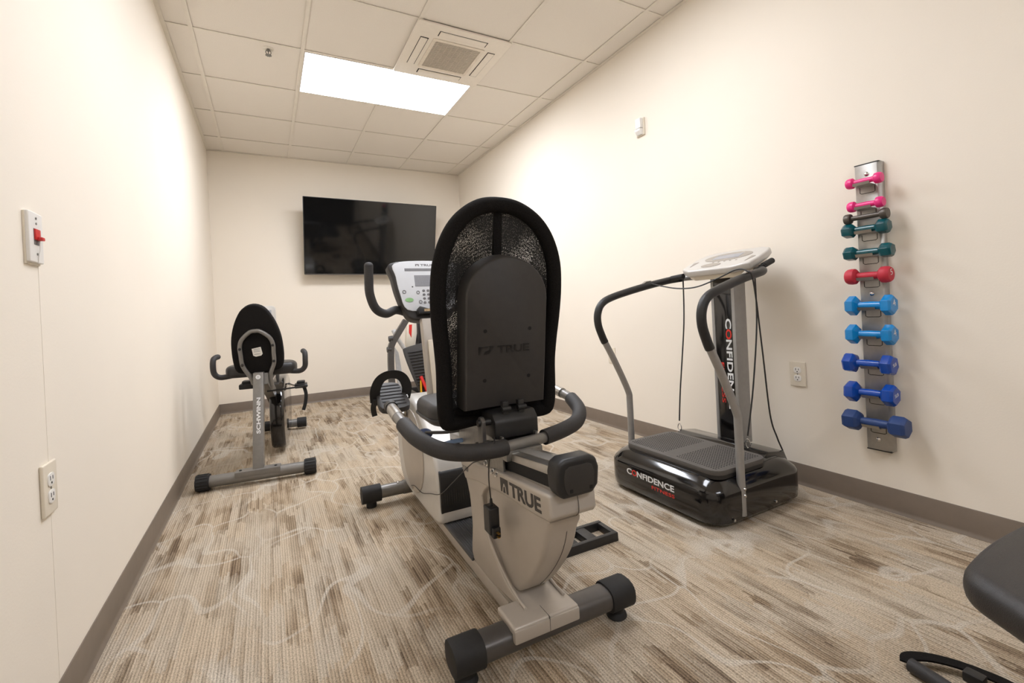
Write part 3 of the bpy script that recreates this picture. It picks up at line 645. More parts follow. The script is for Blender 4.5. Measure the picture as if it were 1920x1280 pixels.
# cranks and pedals
CY, CZ = 1.085, 0.44
for s, a in ((-1, math.radians(136)), (1, math.radians(316))):
    px, pz = CY+0.165*math.cos(a), CZ+0.165*math.sin(a)
    bm = new(); tube(bm, [(s*0.100, CY, CZ), (s*0.115, CY+0.08*math.cos(a), CZ+0.08*math.sin(a)), (s*0.122, px, pz)], 0.015, 10, 4, ry=0.008, up=(0, -math.sin(a), math.cos(a))); cyl(bm, (s*0.085, CY, CZ), (s*0.118, CY, CZ), 0.022); ck = obj('crank', bm, ALU, bk)
    xc = s*0.188; PM = Matrix.Translation((xc, px, pz)) @ Matrix.Rotation(math.radians(24), 4, 'X') @ Matrix.Scale(1.16, 4, (1, 0, 0)) @ Matrix.Translation((-xc, -px, -pz))
    bm = new(); prism(bm, [(xc+x, px-0.005+y) for x, y in smooth2([(0.050, -0.085), (0.053, 0.03), (0.040, 0.10), (0, 0.115), (-0.040, 0.10), (-0.053, 0.03), (-0.050, -0.085)], 4)], 'z', pz-0.014, pz+0.014, 0.006, 2)
    pd = obj('pedal', bm, BLKM, bk, mtx=PM.copy())
    bm = new()
    for k in range(7): box(bm, (xc-0.042, px-0.075+k*0.025, pz+0.0135), (xc+0.042, px-0.067+k*0.025, pz+0.0165))
    obj('pedal_tread', bm, RUBB, pd, mtx=PM.copy())['kind'] = 'stuff'
    bm = new(); tube(bm, [(xc+0.056, px+0.01, pz-0.02), (xc+0.060, px+0.012, pz+0.04), (xc+0.040, px+0.02, pz+0.090), (xc, px+0.022, pz+0.108), (xc-0.040, px+0.02, pz+0.090), (xc-0.060, px+0.012, pz+0.04), (xc-0.058, px+0.01, pz-0.02)], 0.0016, n=6, ry=0.019, up=None, rect=True); obj('pedal_strap', bm, RUBB, pd, mtx=PM.copy())
    bm = new(); box(bm, (xc+s*0.052, px-0.004, pz-0.03), (xc+s*0.068, px+0.026, pz), 0.003); tube(bm, [(xc+s*0.062, px+0.01, pz-0.02), (xc+s*0.066, px+0.005, pz-0.05), (xc+s*0.060, px, pz-0.085)], 0.002, ry=0.010, rect=True, n=4); obj('strap_buckle', bm, BLKP, pd, mtx=PM.copy())
    bm = new(); cyl(bm, (s*0.118, px, pz), (xc, px, pz), 0.008); obj('pedal_axle', bm, CHR, ck)
# mast, console and front handlebar
bm = new(); prism(bm, [(0.90, 0.49), (0.955, 0.49), (1.035, 0.90), (0.985, 0.90)], 'x', -0.028, 0.048, 0.010, 2); ms = obj('console_mast', bm, SILV, bk)
bm = new(); prism(bm, [(0.893, 0.50), (0.905, 0.50), (0.962, 0.80), (0.950, 0.80)], 'x', -0.012, 0.030, 0.004, 2); obj('mast_cover', bm, IVORY, ms)
CT = Matrix.Translation((0.03, 1.06, 1.02)) @ Matrix.Rotation(math.radians(-14), 4, 'X')
shape = smooth2([(-0.170, 0.150), (0, 0.166), (0.170, 0.150), (0.165, 0.08), (0.152, 0), (0.125, -0.085), (0.090, -0.130), (0, -0.138), (-0.090, -0.130), (-0.125, -0.085), (-0.152, 0), (-0.165, 0.08)], 4)
bm = new(); pillow(bm, shape, 'y', -0.010, 0.055, 0.010, 3); cs = obj('console', bm, BLKM, bk, mtx=CT.copy())
fshape = smooth2([(-0.152, 0.146), (0, 0.160), (0.152, 0.146), (0.150, 0.08), (0.139, 0), (0.110, -0.083), (0, -0.088), (-0.110, -0.083), (-0.139, 0), (-0.150, 0.08)], 4)
bm = new(); prism(bm, fshape, 'y', -0.0165, -0.008, 0.003, 2); cf = obj('console_face', bm, mat('console_face_plastic', (214, 216, 220), 0.35, var=0.01), cs, mtx=CT.copy())
def cbox(name, x0, x1, z0, z1, m, d=0.0012):
    b_ = new(); box(b_, (x0, -0.0165-d, z0), (x1, -0.016, z1), 0.0004, 1); return obj(name, b_, m, cf, mtx=CT.copy())
cbox('message_strip', -0.105, 0.105, 0.108, 0.121, mat('grey_strip', (130, 130, 134), 0.4))
cbox('display', -0.062, 0.062, 0.030, 0.086, LCD)
bm = new()
for k in range(17): box(bm, (-0.060+k*0.0075, -0.0182, 0.031), (-0.0594+k*0.0075, -0.0176, 0.085))
for k in range(8): box(bm, (-0.062, -0.0182, 0.034+k*0.007), (0.062, -0.0176, 0.0346+k*0.007))
obj('display_grid', bm, GREYT, cf, mtx=CT.copy())['kind'] = 'stuff'
for rr_ in range(4):
    for cc in range(3):
        b_ = new(); lathe(b_, [(0.0072, 0), (0.0066, 0.002), (0.001, 0.0026)], (-0.024+cc*0.0215, -0.0165, 0.008-rr_*0.0195), (0, -1, 0), 14, 1.0, 0.85); obj('key', b_, GREYT, cf, mtx=CT.copy())
for (x, z, r_, m_) in ((-0.118, 0.004, 0.009, GREYT), (-0.052, 0.0, 0.0085, GREYT), (-0.045, -0.047, 0.0085, GREYT), (0.085, 0.0, 0.009, GREYT), (0.085, -0.04, 0.009, GREYT)):
    b_ = new(); ring_frame(b_, [(x+r_*math.cos(k*math.pi/8), z+r_*math.sin(k*math.pi/8)) for k in range(16)], [(x+r_*0.65*math.cos(k*math.pi/8), z+r_*0.65*math.sin(k*math.pi/8)) for k in range(16)], 'y', -0.0182, -0.0164); obj('button', b_, m_, cf, mtx=CT.copy())
b_ = new(); prism(b_, [(-0.098+0.020*math.cos(k*math.pi/10), -0.036+0.010*math.sin(k*math.pi/10)) for k in range(20)], 'y', -0.0182, -0.0164); obj('start_button', b_, GREENT, cf, mtx=CT.copy())
b_ = new(); box(b_, (-0.079, -0.0176, 0.026), (-0.073, -0.016, 0.031)); obj('sensor_window', b_, DARKHOLE, cf, mtx=CT.copy())
o = text('lettering', 'TRUE', (-0.026, -0.0166, 0.132), (1, 0, 0), (0, 0, 1), 0.011, 0.066, GREYT, cf, 0.02, 0.0005); o.data.transform(CT)
b_ = new(); prism(b_, [(-0.050, 0.132), (-0.050, 0.143), (-0.033, 0.143), (-0.033, 0.132), (-0.037, 0.132), (-0.039, 0.139), (-0.045, 0.139), (-0.046, 0.132)], 'y', -0.0172, -0.016); obj('emblem', b_, GREYT, cf, mtx=CT.copy())
b_ = new(); prism(b_, [(-0.020, -0.088), (-0.060, -0.075), (-0.070, -0.086), (-0.070, -0.112), (0.070, -0.112), (0.070, -0.086), (0.060, -0.075), (0.020, -0.088)], 'y', -0.050, -0.012, 0.005, 2); rd = obj('reading_rack', b_, BLKP, cs, mtx=CT.copy())
b_ = new(); box(b_, (-0.042, -0.0515, -0.103), (0.042, -0.0495, -0.091)); obj('caution_label', b_, mat('tan_label', (176, 150, 112), 0.6, var=0.3, scale=160), cs, mtx=CT.copy())
for s in (-1, 1):
    p = [(0.03+s*0.085, 1.10, 0.925), (0.03+s*0.150, 1.085, 0.945), (0.03+s*0.205, 1.06, 0.930), (0.03+s*0.252, 1.045, 0.955), (0.03+s*0.277, 1.035, 1.020), (0.03+s*0.279, 1.032, 1.090), (0.03+s*0.277, 1.03, 1.150)]
    bm = new(); tube(bm, p, 0.0200, 16, 7); lathe(bm, [(0.0200, 0), (0.0180, 0.008), (0.011, 0.014), (0.002, 0.016)], p[-1], (0, 0, 1), 16); obj('front_grip', bm, FOAM, bk)
# seat: carriage, cushion, backrest, side handlebar
bm = new()
for s in (-1, 1): box(bm, (s*0.056-0.004, 0.10, 0.425), (s*0.056+0.004, 0.46, 0.555), 0.002)
box(bm, (-0.07, 0.14, 0.542), (0.07, 0.58, 0.556), 0.003); cg = obj('seat_carriage', bm, STEEL, bk)
for (y, z) in ((0.13, 0.44), (0.16, 0.44), (0.21, 0.452), (0.30, 0.445), (0.42, 0.44)):
    bm = new(); lathe(bm, [(0.010, 0), (0.010, 0.006), (0.006, 0.007), (0.006, 0.013), (0.001, 0.014)], (-0.060, y, z), (-1, 0, 0), 12); obj('bolt', bm, CHR, cg)
bm = new(); pillow(bm, rrect(0, 0.42, 0.40, 0.28, 0.08, 6), 'z', 0.556, 0.628, 0.024); sc = obj('seat_cushion', bm, VINYL, bk)
bm = new(); tube(bm, [(x*1.004, (y-0.42)*1.004+0.42, 0.578) for x, y in rrect(0, 0.42, 0.40, 0.28, 0.08, 6)], 0.004, 8, 1, closed=True, smooth=False); obj('cushion_piping', bm, VINYL, sc)
LEAN = Matrix.Translation((0, 0.262, 0.60)) @ Matrix.Rotation(math.radians(8.5), 4, 'X')
half = [(0.0, 0.690), (0.070, 0.680), (0.135, 0.640), (0.180, 0.580), (0.208, 0.500), (0.216, 0.410), (0.213, 0.320), (0.204, 0.230), (0.198, 0.150), (0.198, 0.060), (0.194, -0.010), (0.175, -0.038), (0.08, -0.042)]
half = [(x*0.975, z*0.957 if z > 0 else z*0.7) for x, z in half]
outl = half + [(0.0, -0.030)] + [(-x, z) for x, z in half[:0:-1]]
bow = lambda x, z: -0.030*(x/0.2)**2 + 0.02*math.sin(max(0, min(1, z/0.69))*math.pi)
def bp_(x, z): return (x, -bow(x, z)*-1.0, z)
op = spline([bp_(x, z) for x, z in outl], 5, True)
bm = new(); tube(bm, [(p.x*0.945, p.y, 0.345+(p.z-0.345)*0.965) for p in op], 0.024, 12, 1, closed=True, smooth=False, ry=0.024); fr = obj('backrest_frame', bm, FABR, bk, mtx=LEAN.copy())
# stretched mesh inside the frame
bm = new(); ctr = None; NR = 7; rings = []
for k in range(NR+1):
    f = 0.95*(k/NR)
    rings.append([bm.verts.new((p.x*f, bow(p.x*f, 0.345+(p.z-0.345)*f), 0.345+(p.z-0.345)*f)) for p in op] if k else [bm.verts.new((0, bow(0, 0.345), 0.345))])
for k in range(NR):
    a, b = rings[k], rings[k+1]; n = len(b)
    for i in range(n):
        j = (i+1) % n
        if k == 0: bm.faces.new((a[0], b[i], b[j]))
        else: bm.faces.new((a[i], b[i], b[j], a[j]))
obj('backrest_mesh', bm, MESHF, bk, mtx=LEAN.copy())
bm = new(); box(bm, (-0.014, 0.004, 0.40), (0.014, 0.018, 0.640), 0.003); obj('backrest_spine', bm, FABR, fr, mtx=LEAN.copy())
bm = new(); prism(bm, [(-0.180, -0.030), (0.180, -0.030), (0.184, 0.030), (-0.184, 0.030)], 'y', -0.022, 0.006, 0.004); obj('lower_band', bm, FABR, fr, mtx=LEAN.copy())
# moulded cover on the back of the backrest
cvh = 0.136
arch = [(-cvh, 0.035), (-cvh, 0.37)] + [(-cvh*math.cos(a*math.pi/14), 0.37+0.125*math.sin(a*math.pi/14)) for a in range(1, 14)] + [(cvh, 0.37), (cvh, 0.035)]
t0 = new(); n = len(arch)
lv = [(1.02, 1.01, -0.010), (1.0, 1.0, -0.066), (0.988, 0.992, -0.0735), (0.965, 0.982, -0.0765)]
rg = []
for fx, fz, y in lv: rg.append([t0.verts.new((x*fx, y, 0.035+(z-0.035)*fz if z > 0.2 else z+(1-fz)*0.3)) for x, z in arch])
for a, b in zip(rg, rg[1:]):
    for i in range(n): j = (i+1) % n; t0.faces.new((a[i], a[j], b[j], b[i]))
t0.faces.new(rg[0]); t0.faces.new(rg[-1])
bc = obj('back_cover', t0, BLKM, bk, mtx=LEAN.copy(), smooth=40)
for x, z in ((-0.075, 0.275), (0.075, 0.275), (-0.075, 0.125), (0.075, 0.125)):
    bm = new(); cyl(bm, (x, -0.0772, z), (x, -0.074, z), 0.006, seg=14); obj('screw_hole', bm, DARKHOLE, bc, mtx=LEAN.copy())
EMB = mat('embossed_black', (34, 32, 31), 0.35)
o = text('lettering', 'TRUE', (-0.035, -0.0766, 0.205), (1, 0, 0), (0, 0, 1), 0.024, 0.110, EMB, bc, 0.025, 0.0012); o.data.transform(LEAN)
b_ = new(); prism(b_, [(-0.096, 0.205), (-0.096, 0.229), (-0.066, 0.229), (-0.066, 0.224), (-0.086, 0.224), (-0.090, 0.205)], 'y', -0.0778, -0.0755); prism(b_, [(-0.080, 0.205), (-0.062, 0.205), (-0.045, 0.229), (-0.060, 0.229), (-0.060, 0.218), (-0.074, 0.214)], 'y', -0.0778, -0.0755); obj('emblem', b_, EMB, bc, mtx=LEAN.copy())
# recline mechanism
bm = new(); prism(bm, [(0.115, 0.545), (0.115, 0.595), (0.135, 0.618), (0.21, 0.618), (0.24, 0.545)], 'x', -0.072, 0.072, 0.007, 2); rb = obj('recline_box', bm, BLKP, bk)
for x in (-0.028, 0.024):
    bm = new(); box(bm, (x-0.010, 0.128, 0.598), (x+0.010, 0.146, 0.650), 0.004); cyl(bm, (x-0.014, 0.128, 0.628), (x+0.014, 0.128, 0.628), 0.008); obj('hinge_lug', bm, BLKP, rb)
bm = new(); prism(bm, [(0.125, 0.52), (0.125, 0.60), (0.137, 0.612), (0.152, 0.612), (0.162, 0.60), (0.162, 0.52)], 'x', -0.108, -0.096, 0.003); box(bm, (-0.104, 0.10, 0.515), (-0.05, 0.20, 0.525), 0.002); lk = obj('recline_latch', bm, GREYD, bk)
bm = new(); cyl(bm, (-0.115, 0.143, 0.595), (-0.075, 0.143, 0.595), 0.010); obj('latch_pin', bm, BLKP, lk)
# side handlebar wrapping behind the seat
Lh = [(-0.300, 0.44, 0.620), (-0.302, 0.40, 0.616), (-0.303, 0.35, 0.609), (-0.300, 0.27, 0.596), (-0.282, 0.185, 0.570), (-0.235, 0.120, 0.545), (-0.165, 0.088, 0.534), (-0.09, 0.084, 0.530), (0.0, 0.094, 0.530), (0.09, 0.108, 0.530), (0.165, 0.124, 0.536), (0.235, 0.150, 0.547), (0.282, 0.200, 0.570), (0.302, 0.275, 0.594), (0.304, 0.35, 0.606), (0.302, 0.40, 0.612), (0.300, 0.44, 0.616)]
bm = new(); tube(bm, Lh, 0.0165, 16, 6); hb = obj('seat_handlebar', bm, GREYM, bk)
bm = new(); tube(bm, Lh[3:8]+[(-0.055, 0.0875, 0.530)], 0.0235, 18, 7); obj('foam_grip', bm, FOAM, hb)
bm = new(); tube(bm, [(0.085, 0.107, 0.530)]+Lh[10:14], 0.0235, 18, 7); obj('foam_grip', bm, FOAM, hb)
for s in (-1, 1):
    bm = new(); tube(bm, [(s*0.302, 0.33, 0.605), (s*0.302, 0.37, 0.611), (s*0.302, 0.41, 0.616)], 0.0185, 16, 3); obj('pulse_sensor', bm, ALU, hb)
    bm = new(); cyl(bm, (s*0.300, 0.425, 0.617), (s*0.300, 0.452, 0.620), 0.021, bv=0.004); obj('end_plug', bm, BLKP, hb)
bm = new(); cyl(bm, (-0.095, 0.10, 0.515), (-0.095, 0.10, 0.545), 0.024); box(bm, (-0.06, 0.075, 0.490), (0.06, 0.12, 0.52), 0.004); obj('handlebar_clamp', bm, STEEL, hb)
# seat-adjust paddles
bm = new(); lathe(bm, [(0.028, 0), (0.032, 0.005), (0.030, 0.010), (0.02, 0.012), (0.001, 0.009)], (-0.150, 0.585, 0.468), (-0.35, -0.45, 0.6), 22, 1.0, 0.75); lv_ = obj('seat_adjust_lever', bm, BLUED, bk, 'dark blue oval paddle')
bm = new(); tube(bm, [(-0.148, 0.580, 0.478), (-0.09, 0.50, 0.488), (-0.04, 0.44, 0.505)], 0.006, 10, 4); obj('lever_rod', bm, BLKP, lv_)
bm = new(); tube(bm, [(-0.11, 0.52, 0.44), (-0.08, 0.46, 0.462), (-0.05, 0.42, 0.472)], 0.008, 10, 5); obj('cable_sleeve', bm, BLUEG, bk)
bm = new(); box(bm, (-0.055, 0.40, 0.485), (0.055, 0.50, 0.545), 0.008); obj('lever_pivot', bm, BLKP, bk)

# power adapter hanging by its cord over the handlebar (world coordinates through the bike's frame)
BW = Matrix.Translation((1.107, 1.07, 0)) @ Matrix.Rotation(-0.0245, 4, 'Z')
pa = thing('power_adapter', 'small black plug-in power adapter dangling from its cord beside the bike', 'power adapter', BW @ Vector((-0.092, 0.125, 0.30)), -0.0245)
bm = new(); box(bm, (-0.017, -0.022, -0.018), (0.015, 0.022, 0.058), 0.005, 3); pb = obj('adapter_body', bm, BLKP, pa)
bm = new(); box(bm, (-0.012, -0.034, -0.024), (0.012, -0.012, 0.006), 0.004); obj('plug_block', bm, BLKP, pb)
bm = new()
for z in (-0.016, -0.005): box(bm, (-0.004, -0.048, z-0.001), (0.003, -0.033, z+0.001))
obj('prong', bm, BRASS, pb)
bm = new(); cyl(bm, (0, 0.0, 0.056), (0, 0, 0.078), 0.006, 0.0035, 10); tube(bm, [(0, 0, 0.07), (-0.004, -0.001, 0.13), (-0.004, -0.006, 0.175), (-0.010, -0.030, 0.208), (-0.006, -0.052, 0.250), (0.012, -0.020, 0.2575), (0.020, 0.010, 0.235), (0.012, 0.06, 0.180), (0.004, 0.14, 0.142)], 0.0019, 8, 7); obj('cord', bm, BLKP, pa)
bm = new(); tube(bm, [(0.004, 0.14, 0.142), (0.002, 0.20, 0.105), (-0.01, 0.32, 0.02), (-0.012, 0.45, -0.06), (-0.010, 0.60, -0.11), (-0.006, 0.74, -0.155), (-0.006, 0.86, -0.165), (-0.004, 0.93, -0.185)], 0.0017, 8, 6); obj('cord_tail', bm, BLKP, pa)

# slotted black frame lying on the carpet right of the bike
sf = thing('slotted_floor_frame', 'black plastic slotted frame lying on carpet right of the bike', 'floor frame', (1.45, 1.455, 0), -0.03)
bm = new(); hx, hy = 0.195, 0.052
for sy in (-1, 1): prism(bm, [(sy*hy-0.012, 0), (sy*hy+0.012, 0), (sy*hy+0.009, 0.032), (sy*hy-0.009, 0.032)], 'x', -hx, hx, 0.003)
obj('side_rail', bm, BLKP, sf)
for x in (-0.19, -0.095, 0.0, 0.085, 0.187):
    w_ = 0.020 if abs(x) > 0.15 else 0.014
    bm = new(); box(bm, (x-w_/2 if abs(x) > .15 else x-0.022, -hy, 0.004), (x+w_/2 if abs(x) > .15 else x+0.022, hy, 0.030), 0.003); obj('cross_bar', bm, BLKP, sf)

# ================================================================== UPRIGHT-POST RECUMBENT BIKE BY THE LEFT WALL
sb = thing('recumbent_bike', 'small grey recumbent bike with egg-shaped black backrest by the left wall', 'exercise bike', (0.387, 3.0, 0), -0.110)
bm = new(); cyl(bm, (-0.265, 0, 0.048), (0.265, 0, 0.048), 0.032, seg=24); rs = obj('rear_stabilizer', bm, GREYM, sb)
bm = new(); box(bm, (-0.115, -0.036, 0.055), (0.115, 0.034, 0.083), 0.003); obj('stabilizer_bracket', bm, GREYM, rs)
for x in (-0.09, 0.09):
    bm = new(); lathe(bm, [(0.008, 0), (0.007, 0.005), (0.001, 0.007)], (x, -0.005, 0.082), (0, 0, 1), 12); obj('bolt', bm, BLKP, rs)
for s in (-1, 1):
    bm = new(); cyl(bm, (s*0.240, 0, 0.048), (s*0.305, 0, 0.048), 0.043, seg=24, bv=0.005)
    for k in range(16):
        a = 2*math.pi*k/16; tube(bm, [(s*0.246, 0.043*math.cos(a), 0.048+0.043*math.sin(a)), (s*0.299, 0.043*math.cos(a), 0.048+0.043*math.sin(a))], 0.0032, 6, 1, smooth=False)
    obj('end_cap', bm, RUBB, rs)
bm = new(); prism(bm, [(-0.020, 0.075), (0.040, 0.075), (0.232, 0.612), (0.172, 0.612)], 'x', -0.028, 0.028, 0.004, 2); po = obj('seat_post', bm, GREYM, sb)
pd_ = Vector((0, 0.192, 0.537)).normalized(); nrm = Vector((0, -0.537, 0.192)).normalized()
text('lettering', 'SCHWINN', Vector((0.013, -0.020, 0.075))+pd_*0.205+nrm*0.0006, pd_, (-1, 0, 0), 0.021, 0.212, WHITET, po, 0.03, 0.0007)
bm = new(); cyl(bm, Vector((0.0, 0.172, 0.612))-pd_*0.028, Vector((0.0, 0.172, 0.612))-pd_*0.028+nrm*0.0015, 0.0135, seg=24); lg = obj('round_badge', bm, WHITET, po)
b_ = new(); q = Vector((0.0, 0.172, 0.612))-pd_*0.028+nrm*0.0015
for k in (-1, 0, 1): cyl(b_, q+Vector((0.006, 0, 0))+pd_*0.005*k, q+Vector((-0.006, 0, 0))+pd_*0.005*k, 0.0008, seg=6)
obj('badge_print', b_, GREYT, lg)
# sloping main frame, drive shroud, front stabiliser
bm = new(); tube(bm, [(0.02, 0.20, 0.57), (0.02, 0.50, 0.46), (0.02, 0.85, 0.30), (0.02, 1.25, 0.10)], 0.028, n=4, ry=0.035, rect=True, up=(1, 0, 0)); obj('main_frame', bm, GREYM, sb)
bm = new(); pillow(bm, smooth2([(0.55, 0.40), (0.50, 0.25), (0.53, 0.09), (0.62, 0.03), (0.95, 0.04), (1.15, 0.12), (1.20, 0.35), (1.05, 0.50), (0.75, 0.50)], 5), 'x', 0.010, 0.100, 0.022, 4); obj('drive_shroud', bm, BLKG, sb)
bm = new(); cyl(bm, (-0.10, 1.27, 0.055), (0.16, 1.27, 0.055), 0.033, seg=22); fs2 = obj('front_stabilizer', bm, GREYM, sb)
for x in (-0.125, 0.13):
    bm = new(); cyl(bm, (x, 1.27, 0.055), (x+0.07, 1.27, 0.055), 0.041, seg=22, bv=0.004); obj('end_cap', bm, RUBB, fs2)
bm = new(); cyl(bm, (0, 1.16, 0.12), (0, 1.10, 0.93), 0.024, seg=18); ms2 = obj('console_mast', bm, GREYD, sb)
bm = new(); prism(bm, rrect(-0.062, 0.962, 0.18, 0.16, 0.03), 'y', 1.04, 1.09, 0.008, 2); obj('console', bm, SILVL, sb)
bm = new(); box(bm, (-0.12, 1.034, 0.94), (0.0, 1.041, 1.01), 0.002); obj('display', bm, LCD, sb)
# seat and backrest
bm = new(); pillow(bm, smooth2([(-0.195, 0.32), (-0.20, 0.44), (-0.15, 0.55), (0, 0.57), (0.15, 0.55), (0.20, 0.44), (0.195, 0.32), (0.12, 0.290), (-0.12, 0.290)], 4), 'z', 0.575, 0.650, 0.026); s2 = obj('seat_cushion', bm, VINYL, sb)
EG = Matrix.Translation((0.005, 0.225, 0.628)) @ Matrix.Rotation(math.radians(9), 4, 'X') @ Matrix.Rotation(math.radians(-2.5), 4, 'Y')
egg = smooth2([(0, 0.405), (0.060, 0.380), (0.105, 0.305), (0.132, 0.215), (0.140, 0.130), (0.138, 0.050), (0.125, 0.0), (0.085, -0.018), (0, -0.022), (-0.085, -0.018), (-0.125, 0.0), (-0.138, 0.050), (-0.140, 0.130), (-0.132, 0.215), (-0.105, 0.305), (-0.060, 0.380)], 4)
bm = new(); pillow(bm, egg, 'y', -0.012, 0.060, 0.012, 3); bk2 = obj('backrest', bm, FABR, sb, mtx=EG.copy())
lp = [(-0.040, -0.026, -0.085), (-0.052, -0.026, -0.040), (-0.086, -0.026, 0.035), (-0.090, -0.026, 0.10), (-0.090, -0.026, 0.155), (-0.074, -0.026, 0.200), (-0.030, -0.026, 0.240), (0, -0.026, 0.246), (0.030, -0.026, 0.240), (0.074, -0.026, 0.200), (0.090, -0.026, 0.155), (0.088, -0.026, 0.10), (0.084, -0.026, 0.035), (0.056, -0.026, -0.040), (0.060, -0.020, -0.130)]
bm = new(); tube(bm, lp, 0.0125, 14, 5); bf = obj('backrest_tube', bm, GREYM, sb, mtx=EG.copy())
for x, z in ((-0.090, 0.145), (0.089, 0.150), (-0.087, 0.045), (0.085, 0.050)):
    bm = new(); lathe(bm, [(0.0085, 0), (0.008, 0.004), (0.002, 0.007)], (x, -0.037, z), (0, -1, 0), 14); obj('bolt', bm, BLKP, bf, mtx=EG.copy())
b_ = new(); prism(b_, [(-0.030, 0.135), (0.020, 0.142), (0.026, 0.098), (0.018, 0.088), (-0.012, 0.084), (-0.026, 0.092)], 'y', -0.0138, -0.0118); lab = obj('paper_label', b_, PAPER, bk2, 'white paper label stuck on backrest', mtx=EG.copy())
b_ = new()
for z in (0.130, 0.122, 0.114, 0.098): box(b_, (-0.020, -0.0142, z), (0.014, -0.0136, z+0.0022))
obj('label_print', b_, GREYT, lab, mtx=EG.copy())
for s in (-1, 1):
    p = [(s*0.10, 0.34, 0.600), (s*0.19, 0.32, 0.588), (s*0.232, 0.31, 0.590), (s*0.256, 0.305, 0.615), (s*0.260, 0.30, 0.660), (s*0.259, 0.315, 0.700), (s*0.250, 0.35, 0.712), (s*0.246, 0.375, 0.712)]
    bm = new(); tube(bm, p, 0.0165, 14, 6); obj('seat_grip', bm, FOAM, sb)
# seat lever, cranks, pedals
bm = new(); tube(bm, [(0.03, 0.30, 0.475), (0.16, 0.27, 0.485), (0.250, 0.26, 0.492)], 0.0055, 8, 3); lathe(bm, [(0.002, 0), (0.011, 0.006), (0.012, 0.014), (0.008, 0.022), (0.001, 0.025)], (0.245, 0.26, 0.492), (1, -0.05, 0.05), 14); obj('seat_lever', bm, BLKP, sb)
for s, (py_, pz_) in ((-1, (0.60, 0.490)), (1, (1.05, 0.400))):
    bm = new(); tube(bm, [(s*0.055+0.055, 0.87, 0.44), (s*0.075+0.055, py_, pz_)], 0.012, 8, 1, ry=0.007, smooth=False); obj('crank', bm, CHR, sb)
    xc = 0.03+s*0.155
    bm = new(); box(bm, (xc-0.045, py_-0.05, pz_-0.022), (xc+0.045, py_+0.05, pz_+0.012), 0.008, 2); box(bm, (xc-0.030, py_-0.03, pz_+0.008), (xc+0.030, py_+0.05, pz_+0.032), 0.010, 2); p2 = obj('pedal', bm, BLKP, sb)
    if s > 0:
        bm = new(); tube(bm, [(xc+0.020, py_-0.02, pz_-0.01), (xc+0.035, py_-0.03, pz_-0.07), (xc+0.028, py_-0.03, pz_-0.14), (xc+0.010, py_-0.03, pz_-0.20)], 0.0028, n=5, ry=0.013, rect=True, up=(0, 1, 0)); obj('pedal_strap', bm, RUBB, p2)

# ================================================================== FOOTPLATE TRAINER BEHIND THE BIKE (mostly hidden)
el = thing('elliptical_trainer', 'grey and white elliptical trainer half hidden behind the silver bike', 'elliptical', (1.78, 4.35, 0), -0.03)
bm = new(); tube(bm, [(-0.270, -0.06, 0.055), (-0.298, -0.06, 0.25), (-0.302, -0.06, 0.42), (-0.296, -0.06, 0.58), (-0.282, -0.06, 0.65), (-0.215, -0.06, 0.755), (-0.14, -0.06, 0.865)], 0.027, n=5, ry=0.025, rect=True, up=(1, 0, 0)); ar = obj('arched_frame', bm, GREYD, el)
for z, x in ((0.70, -0.305), (0.60, -0.325)):
    bm = new(); cyl(bm, (x+0.03, -0.06, z), (x-0.005, -0.06, z), 0.030, 0.026, 18, 0.004); obj('adjusting_knob', bm, BLKM, ar)
WH = mat('white_painted_steel', (222, 222, 222), 0.35)
bm = new(); tube(bm, [(-0.245, 0.03, 0.78), (-0.21, 0.03, 0.70), (-0.125, 0.03, 0.55), (-0.08, 0.03, 0.44)], 0.020, 12, 4); obj('swing_arm', bm, WH, el)
bm = new(); prism(bm, [(-0.245, 0.62), (-0.205, 0.56), (-0.165, 0.24), (-0.195, 0.19), (-0.225, 0.22)], 'y', 0.02, 0.055, 0.006, 2); obj('side_link', bm, WH, el)
bm = new(); prism(bm, [(-0.10, 0.88), (0.02, 0.88), (-0.035, 0.58), (-0.125, 0.60)], 'y', 0.05, 0.12, 0.012, 2); pn = obj('upright_shroud', bm, IVORY, el)
b_ = new(); prism(b_, [(-0.085, 0.82), (-0.055, 0.82), (-0.068, 0.69), (-0.090, 0.74)], 'y', 0.0475, 0.051); obj('red_decal', b_, REDT, pn)
bm = new(); box(bm, (-0.01, 0.0, 0.58), (0.30, 0.30, 0.92), 0.02, 2); obj('drive_tower', bm, BLKP, el)
bm = new(); box(bm, (0.03, -0.012, 0.60), (0.10, 0.005, 0.78), 0.006); obj('tower_plate', bm, GREYM, el)
FP = Matrix.Translation((-0.015, -0.20, 0.385)) @ Matrix.Rotation(math.radians(-7), 4, 'Y') @ Matrix.Rotation(math.radians(-12), 4, 'X')
bm = new(); prism(bm, smooth2([(-0.135, 0.25), (-0.155, 0.22), (-0.135, 0.05), (-0.085, -0.20), (-0.05, -0.26), (0.12, -0.26), (0.155, -0.2), (0.155, 0.24), (0.13, 0.265), (0, 0.262)], 3), 'y', 0.0, 0.040, 0.008, 2); fp = obj('footplate', bm, BLKM, el, mtx=FP.copy())
for k in range(15):
    z = -0.20+k*0.0285; xl = -0.095-0.045*max(0, (z+0.2)/0.45)
    bm = new(); tube(bm, [(xl+0.01, -0.004, z), (0.0, -0.006, z-0.006), (0.135, -0.004, z)], 0.0065, 8, 3); obj('tread_rib', bm, RUBB, fp, mtx=FP.copy())
bm = new(); tube(bm, [(-0.075, -0.25, 0.345), (-0.05, -0.265, 0.27), (-0.01, -0.275, 0.165)], 0.017, n=3, ry=0.012, rect=True); box(bm, (-0.03, -0.29, 0.10), (0.02, -0.255, 0.175), 0.008); obj('release_lever', bm, REDP, el, 'red release lever')
